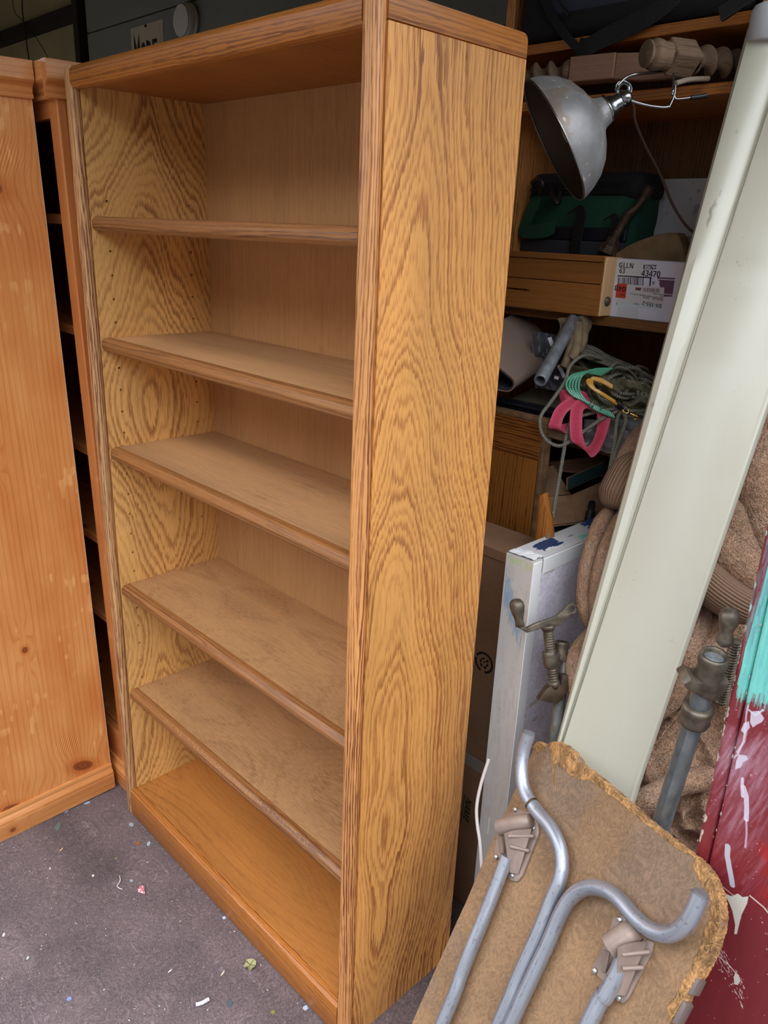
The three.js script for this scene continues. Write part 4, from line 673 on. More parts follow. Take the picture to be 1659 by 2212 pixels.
{ const o = thing('black_tub', 'black plastic tub edge with a hose loop low behind the white frame', 'tub');
  const tubG = sheet((s, t) => { const u = lerp(1185, 1300, s), v = lerp(1138, 1185, t) - 22 * s; return P(u, v, lerp(1.79, 1.67, t)); }, 12, 6, 0.004, 0.2, 0.1);
  part('wall', tubG, blackPlastic, o);
  part('hose', tube([[1197, 1178, 1.67], [1204, 1162, 1.675], [1222, 1150, 1.68], [1245, 1145, 1.69], [1270, 1147, 1.695], [1290, 1142, 1.7]].map((q) => P(...q)), 0.0045), std({ color: rgb(48, 48, 50), roughness: 0.35 }), o); }
{ const o = thing('hand_tool', 'black ribbed tool grip standing in the black tub', 'tool'), a = P(1269, 1140, 1.71), b0 = P(1279, 1085, 1.75), L = b0.clone().sub(a).length(), pr = [[0, 0]];
  for (let y = 0; y < L * 0.62; y += 0.001) pr.push([0.0085 + 0.0012 * Math.sin(y / 0.0042 * Math.PI * 2), y]); pr.push([0.0075, L * 0.66], [0.0085, L * 0.8], [0.007, L], [0, L + 0.002]);
  part('grip', along(lathe(pr, 16), a, b0), blackPlastic, o); part('cable', tube([P(1286, 1105, 1.72), P(1290, 1122, 1.71), P(1276, 1142, 1.705), P(1264, 1152, 1.7)], 0.002, { sides: 6 }), blackPlastic, o); }
{ const o = [[0, 0], [0.032, 0], [0.036, 0.05], [0.026, 0.10], [0.006, 0.15], [-0.004, 0.145], [-0.004, 0]], g = prism(o, -0.02, 0, 'xy', { bevel: 0.004, crease: 0.7 }); const a = P(1154, 1186, 1.60); g.translate(a.x, a.y - 0.03, a.z);
  single('curved_rail', g, oakRail, 'varnished curved wooden rail beside the leaning cabinet door', 'rail'); }

// ---------------------------------------------------------------- stacked cartons between the bookcase and the white frame
{
  const z = -0.45, x0 = 0.66, x1 = 0.905;
  const bottom = thing('moving_box', 'brown moving box with the word NAME printed on it', 'box');
  const yTop = onZ(1030, 1640, z).y;
  part('box_body', board(x0, x1, 0, yTop, z - 0.12, z, { r: 0.003 }), card, bottom);
  part('tape', board(x0, x1 + 0.0006, yTop - 0.03, yTop + 0.0006, z - 0.08, z + 0.0006, { r: 0.0005 }), std({ color: rgb(150, 140, 130), roughness: 0.35 }), bottom, 'greyish packing tape');
  const printOn = (cx, cy, w, h, t, turn, parent, name) => { const g = planeUV(w, h); g.rotateZ(turn); g.translate(cx, cy, z + 0.0012); part(name, g, std({ map: t, transparent: true, roughness: 0.8 }), parent); };
  { const p = onZ(1009, 1752, z); printOn(p.x, p.y, 0.095, 0.03, label(256, 80, (c) => { c.clearRect(0, 0, 256, 80); c.fillStyle = '#15100c'; c.font = 'italic bold 62px sans-serif'; c.fillText('NAME', 22, 60); c.fillRect(20, 70, 230, 5); }), -Math.PI / 2 - 0.05, bottom, 'printed_name'); }
  const upper = thing('moving_box', 'tall brown cardboard box printed with a black ring logo', 'box');
  const y1 = onZ(1070, 1187, z).y;
  part('box_body', board(x0, x1, yTop + 0.002, y1, z - 0.12, z, { r: 0.003 }), card, upper);
  part('top_fold', board(x0, x1, y1 - 0.02, y1 + 0.002, z - 0.002, z + 0.0025, { r: 0.001, grain: 'x' }), card, upper);
  { const p = onZ(1046, 1431, z); printOn(p.x, p.y, 0.056, 0.056, label(256, 256, (c) => {
    c.clearRect(0, 0, 256, 256); c.translate(128, 128); c.rotate(0.25); c.strokeStyle = '#120e0b'; c.fillStyle = '#120e0b'; c.lineWidth = 24;
    c.beginPath(); c.arc(0, 0, 102, -Math.PI * 0.94, Math.PI * 0.36); c.stroke(); c.beginPath(); c.arc(0, 0, 102, Math.PI * 0.52, Math.PI * 0.98); c.stroke();
    const dia = (x, y, w, h, k) => { c.beginPath(); c.moveTo(x - w, y + k); c.lineTo(x + w * 0.2, y - h); c.lineTo(x + w, y - k); c.lineTo(x - w * 0.2, y + h); c.closePath(); c.fill(); };
    dia(-22, -36, 22, 18, 8); dia(28, -40, 20, 22, 6); dia(44, 2, 14, 30, 8); dia(-40, 6, 14, 30, -6); dia(-20, 44, 22, 16, -8); dia(28, 42, 20, 18, -6); dia(0, -4, 10, 16, 0); }), 0, upper, 'printed_logo'); }
}

// ---------------------------------------------------------------- white framed panel covered in grey cloth
{
  const o = thing('framed_panel', 'white painted frame with grey speaker cloth and blue paint patches', 'panel');
  const x1 = 0.982, x0 = 0.920, zf = -0.376, zb = -0.80, y1 = 0.978;
  const patch = (seed, base) => label(512, 1024, (c, w, h) => {
    c.fillStyle = base; c.fillRect(0, 0, w, h); const r = rng(seed);
    for (let i = 0; i < 900; i++) { const k = 200 + 40 * r(); c.fillStyle = `rgba(${k},${k - 4},${k - 10},0.25)`; c.fillRect(r() * w, r() * h, 20 * r(), 60 * r()); }
    for (let i = 0; i < 120; i++) { c.fillStyle = `rgba(90,84,76,${0.3 * r()})`; c.fillRect(r() * w, r() * h, 2 + 3 * r(), 2 + 12 * r()); }
  });
  const white = std({ color: rgb(236, 236, 234), roughness: 0.5 }), dirty = std({ map: patch(3, 'rgb(208,205,200)'), roughness: 0.55 });
  // front edge of the frame, facing out, with washed blue brush marks
  const sideMat = std({ map: label(256, 1024, (c, w, h) => {
    c.fillStyle = 'rgb(206,203,198)'; c.fillRect(0, 0, w, h); const r = rng(8);
    for (let i = 0; i < 260; i++) { c.fillStyle = `rgba(150,138,124,${0.10 * r()})`; c.fillRect(r() * w, r() * h, 8 + 40 * r(), 4 + 50 * r()); }
    for (let i = 0; i < 150; i++) { const t = r(), x = w * (0.05 + 0.75 * t) + 26 * (r() - 0.5), y = h * (0.06 + 0.09 * t + 0.05 * (r() - 0.5)); c.fillStyle = `rgba(146,172,196,${0.2 + 0.4 * r()})`; c.save(); c.translate(x, y); c.rotate(0.5 * (r() - 0.5)); c.fillRect(0, 0, 6 + 10 * r(), 8 + 26 * r()); c.restore(); }
    for (let i = 0; i < 30; i++) { c.fillStyle = `rgba(190,206,150,0.5)`; c.fillRect(r() * w, r() * 14, 8 + 20 * r(), 4 + 8 * r()); }
    for (let i = 0; i < 70; i++) { c.fillStyle = `rgba(70,62,54,${0.5 * r()})`; c.fillRect(r() * w, r() * h, 1 + 2 * r(), 1 + 6 * r()); }
    c.fillStyle = '#f0efee'; c.fillRect(w * 0.35, h * 0.62, 12, 46); }), roughness: 0.5 });
  const front = new THREE.BoxGeometry(x1 - x0, y1, 0.03); front.translate((x0 + x1) / 2, y1 / 2, zf - 0.015); part('front_stile', strip(front), sideMat, o, 'dirty white stile with pale blue brush marks');
  part('stile_face', board(x1 - 0.002, x1 + 0.0015, 0.002, y1 - 0.003, zf - 0.028, zf - 0.0008, { r: 0.001 }), white, o);
  const topMat = std({ map: label(1024, 256, (c, w, h) => { c.fillStyle = 'rgb(206,204,202)'; c.fillRect(0, 0, w, h); const r = rng(21);
    const blob = (cx, cy, rx, ry, n, f) => { for (let i = 0; i < n; i++) { c.fillStyle = f(r); c.save(); c.translate(cx + rx * (r() - 0.5) * 2 * Math.sqrt(r()), cy + ry * (r() - 0.5) * 2); c.rotate(0.6 * (r() - 0.5)); c.fillRect(-12, -8, 24 + 30 * r(), 10 + 18 * r()); c.restore(); } };
    blob(150, 110, 90, 60, 260, () => 'rgb(38,62,104)'); blob(760, 80, 220, 80, 600, () => 'rgb(42,68,112)'); blob(420, 200, 60, 20, 20, () => 'rgba(120,206,186,0.8)'); blob(150, 190, 60, 20, 14, () => 'rgb(222,222,220)'); c.fillStyle = '#2a2420'; c.fillRect(340, 120, 46, 8); }), roughness: 0.5 });
  const top = new THREE.BoxGeometry(0.424 - 0.034, 0.03, x1 - x0); top.rotateY(Math.PI / 2); top.translate((x0 + x1) / 2, y1 - 0.013, zf - 0.034 - 0.195); part('top_rail', strip(top), topMat, o, 'top edge daubed with dark blue paint');
  part('rail_face', board(x1 - 0.002, x1 + 0.0015, y1 - 0.032, y1 - 0.001, zb, zf - 0.0335, { r: 0.001, grain: 'z' }), white, o);
  const rough = sheet((s, t) => V(lerp(x0 + 0.002, x1 - 0.002, s), y1 + 0.002 + 0.005 * vn(s * 9, t * 9, 6), lerp(zf - 0.002, zf - 0.031, t)), 14, 10, 0, 0.06, 0.03); part('broken_plaster', rough, std({ color: rgb(216, 216, 214), roughness: 0.95 }), o);
  part('back_stile', board(x0, x1, 0, y1, zb, zb + 0.03), dirty, o); part('bottom_rail', board(x0, x1, 0, 0.03, zb + 0.03, zf - 0.03), dirty, o);
  const clothMap = texture(1024, 1024, 0.4, 0.4, (x, y) => { const k = 1 + 0.08 * (fbm(x * 30, y * 30, 4, 4) - 0.5) * 2 + 0.16 * (vn((x + y) * 500, (x - y) * 160, 6) - 0.5), st = sst(0.88, 0.93, vn(x * 46, y * 46, 12)) * 0.5, d = sst(0.60, 0.8, fbm(x * 5, y * 5, 22, 4)) * 0.12; return mix3(mix3([226 * k, 220 * k, 231 * k], [180, 150, 120], st), [150, 140, 146], d); });
  part('cloth', board(x1 - 0.004, x1 + 0.0004, 0.03, y1 - 0.031, zb + 0.02, zf - 0.028, { r: 0.0008 }), std({ map: clothMap, bumpMap: weave, bumpScale: 0.0006, roughness: 0.95 }), o, 'grey lilac speaker cloth');
}
single('white_cable', tube([[1056, 1640, 1.47], [1040, 1690, 1.475], [1030, 1740, 1.475], [1031, 1780, 1.47], [1037, 1820, 1.46], [1040, 1870, 1.455], [1045, 1960, 1.46], [1035, 2080, 1.55], [1010, 2150, 1.62], [1000, 2160, 1.68]].map((q) => P(...q)), 0.0032, { sides: 8 }), std({ color: rgb(214, 206, 200), roughness: 0.5 }), 'thin white cable hanging beside the white frame', 'cable');

// ---------------------------------------------------------------- brown plush robe bundled behind the cream panel
{
  const o = thing('plush_robe', 'brown plush robe with knitted cuffs bundled behind the cream panel', 'robe');
  const furMap = texture(1024, 1024, 0.25, 0.25, (x, y) => { const wx = 0.02 * (vn(x * 22, y * 22, 3) - 0.5), b = fbm(x * 26, y * 26, 4, 4) - 0.5, f = vn((x + wx) * 420, (y + wx) * 130, 6) - 0.5, g = vn((x - wx) * 900, y * 300, 9) - 0.5, s = sst(0.55, 0.7, fbm(x * 16 + 4, y * 16, 11, 3)); const k = 1 + 0.30 * b + 0.16 * f + 0.12 * g; return mix3([148 * k, 116 * k, 91 * k], [172 * k, 144 * k, 124 * k], s * 0.5); });
  const furBump = texture(512, 512, 0.12, 0.12, (x, y) => { const v = 128 + 110 * (vn(x * 420 + 8 * vn(x * 30, y * 30, 2), y * 210, 6) - 0.5) + 90 * (vn(x * 800, y * 800, 8) - 0.5) + 70 * (fbm(x * 60, y * 60, 3, 3) - 0.5); return [v, v, v]; }, { srgb: false });
  const fur = phy({ map: furMap, bumpMap: furBump, bumpScale: 0.003, roughness: 1, sheen: 0.35, sheenColor: rgb(230, 205, 190), sheenRoughness: 0.6 });
  const knitMap = texture(256, 256, 0.03, 0.03, (x, y) => { const k = 0.5 + 0.5 * Math.sin(x / 0.005 * Math.PI * 2), z = 0.5 + 0.5 * Math.sin((y / 0.0025 + (k > 0.5 ? 0.5 : 0)) * Math.PI * 2), v = 0.7 + 0.3 * k * (0.6 + 0.4 * z); return [146 * v, 113 * v, 88 * v]; }, { wrap: THREE.RepeatWrapping });
  const knitBump = texture(256, 256, 0.03, 0.03, (x, y) => { const k = 0.5 + 0.5 * Math.sin(x / 0.005 * Math.PI * 2), z = 0.5 + 0.5 * Math.sin((y / 0.0025 + (k > 0.5 ? 0.5 : 0)) * Math.PI * 2), v = 255 * k * (0.7 + 0.3 * z); return [v, v, v]; }, { srgb: false, wrap: THREE.RepeatWrapping });
  const knit = std({ map: knitMap, bumpMap: knitBump, bumpScale: 0.0025, roughness: 1 });
  const lobe = (pts, seed, amp = 0.16, flat = 1) => { // [u, v, depth, radius] ...
    const c = new THREE.CatmullRomCurve3(pts.map(([u, v, d]) => P(u, v, d)), false, 'centripetal'), rr = pts.map((q) => q[3]), n = 34, m = 26, fr = c.computeFrenetFrames(n, false), L = c.getLength();
    return sheet((s, t) => {
      const i = Math.min(n, Math.round(t * n)), k = t * (rr.length - 1), a = Math.floor(Math.min(k, rr.length - 1.001)), cap = Math.sqrt(Math.max(0.02, 1 - Math.pow(Math.abs(2 * t - 1), 6)));
      let r = lerp(rr[a], rr[a + 1], k - a) * cap; const th = -s * Math.PI * 2, q = c.getPoint(t), dir = fr.normals[i].clone().multiplyScalar(Math.cos(th)).addScaledVector(fr.binormals[i], Math.sin(th));
      const w = q.clone().addScaledVector(dir, r); r *= 1 + amp * ((n3(w.x * 16, w.y * 16, w.z * 16, seed) - 0.5) * 3 + 0.8 * (n3(w.x * 42, w.y * 42, w.z * 42, seed + 4) - 0.5));
      return q.addScaledVector(dir, r);
    }, m, n, 0, Math.PI * 2 * rr[0], L);
  };
  const folds = [
    [[1420, 905, 1.52, 0.02], [1382, 960, 1.50, 0.028], [1352, 1020, 1.49, 0.030], [1340, 1070, 1.49, 0.026]],
    [[1326, 1088, 1.475, 0.011], [1296, 1135, 1.47, 0.0135], [1272, 1195, 1.465, 0.0135], [1260, 1260, 1.46, 0.0125], [1262, 1320, 1.455, 0.012], [1276, 1360, 1.455, 0.010]],
    [[1356, 1092, 1.468, 0.012], [1326, 1148, 1.46, 0.014], [1302, 1212, 1.455, 0.014], [1289, 1275, 1.45, 0.013], [1290, 1335, 1.445, 0.012], [1304, 1372, 1.445, 0.010]],
    [[1384, 1110, 1.462, 0.014], [1356, 1175, 1.455, 0.015], [1332, 1245, 1.448, 0.015], [1318, 1320, 1.44, 0.014]],
    [[1300, 1345, 1.45, 0.015], [1270, 1388, 1.45, 0.020], [1250, 1430, 1.445, 0.022], [1246, 1480, 1.44, 0.019], [1256, 1530, 1.44, 0.015]],
    [[1720, 790, 1.58, 0.07], [1670, 880, 1.57, 0.08], [1620, 960, 1.56, 0.07], [1570, 1000, 1.55, 0.05]],
    [[1700, 880, 1.54, 0.05], [1650, 985, 1.52, 0.062], [1622, 1070, 1.51, 0.060], [1628, 1150, 1.50, 0.045], [1660, 1190, 1.50, 0.03]],
    [[1600, 940, 1.54, 0.03], [1580, 1010, 1.53, 0.034], [1575, 1080, 1.52, 0.034], [1600, 1150, 1.50, 0.03], [1650, 1200, 1.49, 0.028]],
    [[1545, 1075, 1.49, 0.035], [1562, 1125, 1.48, 0.036], [1592, 1180, 1.46, 0.034], [1640, 1235, 1.45, 0.03]],
    [[1512, 1140, 1.46, 0.034], [1545, 1180, 1.44, 0.042], [1590, 1225, 1.42, 0.042], [1650, 1280, 1.41, 0.04]],
    [[1502, 1275, 1.48, 0.04], [1478, 1340, 1.46, 0.05], [1452, 1420, 1.45, 0.05], [1425, 1500, 1.45, 0.044], [1400, 1560, 1.45, 0.026]],
    [[1560, 1320, 1.47, 0.04], [1540, 1390, 1.455, 0.045], [1512, 1450, 1.45, 0.04], [1484, 1520, 1.46, 0.026]],
    [[1350, 1770, 1.39, 0.018], [1398, 1728, 1.385, 0.020], [1452, 1698, 1.39, 0.022], [1530, 1680, 1.42, 0.022], [1600, 1660, 1.45, 0.022]],
  ];
  // crumpled cloth behind and below: ridged folds on a hanging sheet
  const q00 = P(1450, 880, 1.56), q10 = P(1705, 880, 1.56), q01 = P(1230, 1930, 1.50), q11 = P(1640, 1930, 1.50), out = q10.clone().sub(q00).cross(q01.clone().sub(q00)).normalize(); if (out.dot(EYE.clone().sub(q00)) < 0) out.negate();
  const ridge = (x, y, s) => 1 - Math.abs(2 * vn(x, y, s) - 1);
  const crumple = metreUV(sheet((s, t) => {
    const x = s * 0.36, y = t * 0.95, wx = x + 0.05 * (fbm(x * 9, y * 9, 5, 3) - 0.5), wy = y + 0.08 * (fbm(x * 8, y * 8, 9, 3) - 0.5), low = sst(0.45, 0.62, t);
    const h = 0.052 * Math.pow(ridge(wx * 8 + wy * 3, wy * 8, 3), 2) + lerp(0.008, 0.034, low) * Math.pow(ridge(wx * 19 - wy * 6, wy * 19, 7), 1.6) + 0.008 * ridge(wx * 44, wy * 44, 11) + 0.02 * Math.sin(s * 5 + t * 4);
    return q00.clone().lerp(q10, s).lerp(q01.clone().lerp(q11, s), t).addScaledVector(out, h + 0.03);
  }, 110, 260, 0), 'y');
  const plush = merge([...folds.map((f, i) => lobe(f, i * 3 + 1, 0.2)), toCreasedNormals(mergeVertices(crumple.deleteAttribute('normal')), 2)]);
  part('plush_folds', plush, fur, o, 'brown plush folds');
  { // the pile: short leaning tufts over the folds
    const sampler = new MeshSurfaceSampler(new THREE.Mesh(plush, fur)), r = rng(55), N0 = 220000; sampler.setRandomGenerator(r); sampler.build();
    const tuft = new THREE.ConeGeometry(0.00055, 0.0095, 3, 1, true); tuft.translate(0, 0.0042, 0);
    const im = new THREE.InstancedMesh(tuft, phy({ color: 0xffffff, roughness: 1, sheen: 0.3, sheenColor: rgb(230, 205, 190) }), N0), p = V(0, 0, 0), nrm = V(0, 0, 0), q = new THREE.Quaternion(), m = new THREE.Matrix4(), up = V(0, 1, 0), c = new THREE.Color();
    for (let i = 0; i < N0; i++) {
      sampler.sample(p, nrm); const a = n3(p.x * 18, p.y * 18, p.z * 18, 3) * 9, lean = V(Math.cos(a) * 0.9, -0.9 + 0.5 * Math.sin(a), Math.sin(a) * 0.9);
      nrm.multiplyScalar(0.9).add(lean.multiplyScalar(0.45)).add(V(r() - 0.5, r() - 0.5, r() - 0.5).multiplyScalar(0.8)).normalize(); q.setFromUnitVectors(up, nrm); const s = 0.7 + 0.6 * r(); m.compose(p, q, V(s, s, s)); im.setMatrixAt(i, m);
      const k = 0.82 + 0.3 * r() + 0.35 * (n3(p.x * 26, p.y * 26, p.z * 26, 8) - 0.5); im.setColorAt(i, c.setRGB(0.32 * k, 0.198 * k, 0.125 * k));
    }
    im.name = 'plush_pile'; im.castShadow = im.receiveShadow = true; im.userData.kind = 'stuff'; o.add(im);
  }
  const back = sheet((s, t) => P(lerp(1617 - 0.2668 * (lerp(880, 1900, t) - 52) + 70, 1700, s), lerp(880, 1900, t), 1.545 + 0.03 * (vn(s * 4, t * 9, 5) - 0.5) * 2), 24, 60, 0.01, 0.4, 1);
  part('plush_back', metreUV(back, 'y'), fur, o);
  part('knitted_cuff', lobe([[1395, 985, 1.468, 0.028], [1352, 1030, 1.455, 0.036], [1330, 1072, 1.45, 0.034], [1322, 1100, 1.45, 0.022]], 71, 0.06), knit, o, 'ribbed knitted cuff');
  part('knitted_cuff', lobe([[1488, 1195, 1.42, 0.03], [1515, 1245, 1.40, 0.036], [1570, 1290, 1.39, 0.036], [1640, 1325, 1.39, 0.036]], 77, 0.06), knit, o, 'ribbed knitted cuff');
}

// ---------------------------------------------------------------- pipe clamps
function threaded(r, L, pitch) { const p = [[0, 0]]; for (let y = 0; y <= L; y += pitch / 6) p.push([r + r * 0.1 * Math.cos(y / pitch * Math.PI * 2), y]); p.push([0, L]); return lathe(p, 18); }
{
  const o = thing('pipe_clamp', 'pipe clamp with a T crank standing against the grey cloth panel', 'clamp');
  const q = (u, v, d = 1.435) => P(u, v, d), r = 0.0107;
  const t0 = q(1226, 1400, 1.455), t1 = q(1196, 1600, 1.46), dir = t1.clone().sub(t0).normalize(), foot = t0.clone().addScaledVector(dir, (0.002 - t0.y) / dir.y);
  part('pipe', along(lathe([[0, 0], [r, 0], [r, t0.clone().sub(foot).length()], [0, t0.clone().sub(foot).length()]], 24), foot, t0), galvDark, o, 'galvanised pipe');
  part('crank_knob', along(lathe([[0, -0.015], [0.008, -0.0135], [0.0125, -0.008], [0.0135, 0], [0.0115, 0.010], [0.0085, 0.020], [0.0075, 0.028], [0.0085, 0.036], [0, 0.038]], 24), q(1117, 1311, 1.415), q(1123, 1350, 1.42)), castIron, o);
  const arm = [[0, 0.000], [0.012, -0.010], [0.03, -0.0085], [0.052, -0.0055], [0.066, -0.009], [0.080, -0.0065], [0.094, 0.004], [0.104, 0.006], [0.112, 0.013], [0.113, 0.022], [0.106, 0.029], [0.096, 0.027], [0.085, 0.018], [0.07, 0.010], [0.05, 0.007], [0.03, 0.004], [0.012, -0.001], [0.004, 0.009], [-0.003, 0.007]];
  const ag = prism(arm, -0.0055, 0.0055, 'xy', { bevel: 0.0018, holes: [[0.103, 0.0175, 0.0052]], crease: 0.6 }); ag.applyMatrix4(frame(q(1122, 1357, 1.42), q(1186, 1345, 1.43).sub(q(1122, 1357, 1.42)), CAM_Y)); part('crank_arm', ag, castIron, o, 'cast arm with an eye at its end');
  const s0 = q(1182, 1346, 1.432), s1 = q(1196, 1475, 1.44), sl = s1.clone().sub(s0).length(); part('screw', along(threaded(0.0092, sl, 0.0046), s0, s1), castIron, o);
  part('hub', along(lathe([[0, 0], [0.0115, 0], [0.0125, 0.004], [0.0115, 0.010], [0, 0.010]], 16), q(1183, 1349, 1.43), s1), castIron, o);
  part('nut', along(lathe([[0.008, 0], [0.0125, 0.001], [0.0132, 0.008], [0.0138, 0.022], [0.0125, 0.030], [0.009, 0.033], [0, 0.033]], 24), q(1186, 1405, 1.436), s1), castIron, o);
  part('pipe_socket', merge([along(lathe([[r, 0], [0.0125, 0], [0.0132, 0.003], [0.0132, 0.022], [0.0145, 0.028], [0.0145, 0.034], [r, 0.034]], 24), q(1214, 1386, 1.45), t1), tube([q(1192, 1422, 1.438), q(1214, 1412, 1.45)], 0.008)]), castIron, o);
  const jaw = prism([[-0.030, -0.016], [0.004, -0.024], [0.014, -0.016], [0.026, 0.004], [0.026, 0.030], [0.012, 0.030], [0.010, 0.012], [-0.006, 0.012], [-0.016, 0.004]], -0.014, 0.012, 'xy', { bevel: 0.003, crease: 0.5 }); jaw.applyMatrix4(frame(q(1196, 1490, 1.442), new THREE.Vector3().addScaledVector(CAM_X, 1), CAM_Y)); part('jaw', jaw, rustIron, o);
  part('jaw_sleeve', along(lathe([[r + 0.0004, 0], [r + 0.003, 0], [r + 0.003, 0.028], [r + 0.0004, 0.028]], 24), q(1215, 1458, 1.457), t1), castIron, o);
  part('jaw_boss', along(lathe([[0, 0], [0.010, 0], [0.0125, 0.006], [0.013, 0.014], [0, 0.014]], 20), q(1195, 1468, 1.438), s1), castIron, o);
}
{
  const o = thing('pipe_clamp', 'pipe clamp on a long grey pipe standing beside the red door', 'clamp');
  const t0 = P(1536, 1440, 1.0), t1 = P(1425, 1790, 1.165), dir = t1.clone().sub(t0).normalize(), foot = t0.clone().addScaledVector(dir, (0.002 - t0.y) / dir.y), L = t0.clone().sub(foot).length(), r = 0.0134;
  part('pipe', along(lathe([[0, 0], [r, 0], [r, L - 0.002], [r - 0.001, L], [0, L]], 28), foot, t0), galvDark, o, 'long dull grey pipe');
  const at = (u, v) => { const p = P(u, v, 1); const k = p.clone().sub(EYE), w = t0.clone().sub(EYE), n = dir.clone().cross(k); return t0.clone().addScaledVector(dir, Math.max(-0.05, Math.min(0.6, (w.clone().cross(k).dot(n) / n.dot(n)) * -1 * -1))); };
  const up = (t) => t0.clone().addScaledVector(dir, t);
  part('head_socket', along(lathe([[0.0122, -0.014], [0.0138, -0.020], [0.0172, -0.020], [0.0186, -0.016], [0.0188, -0.008], [0.0172, -0.004], [0.0178, 0.012], [0.0192, 0.026], [0.0138, 0.028]], 32), up(0), up(1)), castIron, o);
  part('socket_plug', along(lathe([[0, -0.014], [0.0128, -0.014], [0.0128, -0.010], [0, -0.010]], 24), up(0), up(1)), galv, o);
  const fl = prism([[-0.037, 0.006], [-0.030, -0.004], [-0.012, -0.016], [0.004, -0.026], [0.014, -0.022], [0.022, -0.004], [0.022, 0.008], [-0.018, 0.008], [-0.028, 0.014]], -0.016, 0.016, 'xy', { bevel: 0.004, crease: 0.5 }); fl.applyMatrix4(frame(up(0.022), new THREE.Vector3().addScaledVector(CAM_X, 1), dir.clone().multiplyScalar(-1))); part('jaw_flange', fl, castIron, o);
  part('collar', along(lathe([[r + 0.0004, 0], [r + 0.0065, 0.001], [r + 0.0075, 0.006], [r + 0.0062, 0.010], [r + 0.0062, 0.022], [r + 0.0075, 0.027], [r + 0.006, 0.032], [r + 0.0004, 0.033]], 32), up(0.066), up(1)), castIron, o, 'dull brass coloured ring');
  const k0 = P(1576, 1333, 0.985), k1 = P(1563, 1392, 1.0);
  part('crank_knob', along(lathe([[0, -0.0115], [0.007, -0.0105], [0.0115, -0.006], [0.0128, 0], [0.0115, 0.008], [0.0088, 0.016], [0.0082, 0.022], [0.0112, 0.030], [0.0105, 0.036], [0.006, 0.041], [0, 0.042]], 24), k0, k1), castIron, o);
  part('screw', along(threaded(0.0075, 0.10, 0.0042), P(1590, 1385, 1.02), P(1566, 1480, 1.05)), castIron, o);
}

// ---------------------------------------------------------------- long cream panel leaning on the shelves
{
  const o = thing('cream_panel', 'long cream coloured door panel leaning up against the shelving', 'panel');
  const top = P(1617, 54, 1.375), low = P(1203, 1600, 1.40), Y = top.clone().sub(low).normalize(), L = top.clone().sub(low).length(), N = EYE.clone().sub(top.clone().lerp(low, 0.45)); N.addScaledVector(Y, -N.dot(Y)).normalize();
  const X = Y.clone().cross(N), down = (low.y - 0.004) / Y.y, M = new THREE.Matrix4().makeBasis(X, Y, N).setPosition(low);
  const prof = (y) => { const k = y / L, f = Math.max(0.0075, lerp(0.0087, 0.0725, k)), w = lerp(0.139, 0.155, k), r = f + w; return [[0.005, -0.055], [0.001, -0.020], [0, -0.010], [0.06 * f, -0.002], [0.3 * f, 0.004], [0.7 * f, 0.003], [f * 0.88, -0.002], [f - 0.0008, -0.010], [f + 0.0008, -0.010], [f + 0.003, -0.001], [f + 0.007, 0.001], [r - 0.05, 0.004], [r - 0.007, 0.004], [r - 0.003, 0.0052], [r + 0.001, 0.0035], [r + 0.005, -0.004], [r + 0.009, -0.018], [r + 0.0095, -0.055], [0.005, -0.055]]; };
  const n = prof(1).length - 1, g = sheet((s, t) => { const y = lerp(-down, L, t), p = prof(y)[Math.round(s * n)]; return V(p[0], y, p[1]); }, n, 60, 0);
  { const p = g.attributes.position, uv = g.attributes.uv; for (let i = 0; i < p.count; i++) uv.setXY(i, p.getX(i) - p.getZ(i) * 0.5 + 0.05, p.getY(i) + down); }
  g.applyMatrix4(M);
  const map = texture(512, 2048, 0.5, 2, (x, y) => { const k = 1 + 0.025 * (fbm(x * 8, y * 3, 4, 4) - 0.5) * 2, chip = sst(0.74, 0.8, fbm(x * 60, y * 24, 9, 3)) * Math.exp(-(((x - 0.05 - 0.3 * Math.max(0.01, 0.0087 + 0.045 * (y - 0.75))) / 0.010) ** 2)) * sst(1.0, 1.6, y), sp = sst(0.93, 0.97, vn(x * 140, y * 140, 5)) * sst(0.6, 0.8, vn(x * 20, y * 9, 7)); return mix3([193 * k, 190 * k, 171 * k], [136, 130, 116], Math.min(1, chip * 0.7 + sp * 0.3)); });
  part('shell', toCreasedNormals(g, 0.5), phy({ map, roughness: 0.34, clearcoat: 0.3, clearcoatRoughness: 0.25 }), o);
  const cg = new THREE.ShapeGeometry(new THREE.Shape(prof(L).slice(0, -1).map(([x, z]) => new THREE.Vector2(x, -z)))); cg.rotateX(-Math.PI / 2); cg.translate(0, L, 0); cg.applyMatrix4(M);
  part('top_cap', strip(cg), std({ color: rgb(206, 204, 190), roughness: 0.5 }), o);
}
{ const c = P(1662, 30, 1.36), g = lathe([[0, 0.03], [0.016, 0.029], [0.026, 0.024], [0.03, 0.016], [0.03, -0.03], [0, -0.03]], 28); g.translate(c.x, c.y - 0.012, c.z + 0.0);
  single('plastic_bottle', g, std({ color: rgb(196, 200, 202), roughness: 0.5 }), 'white plastic bottle shoulder above the cream panel', 'bottle'); }

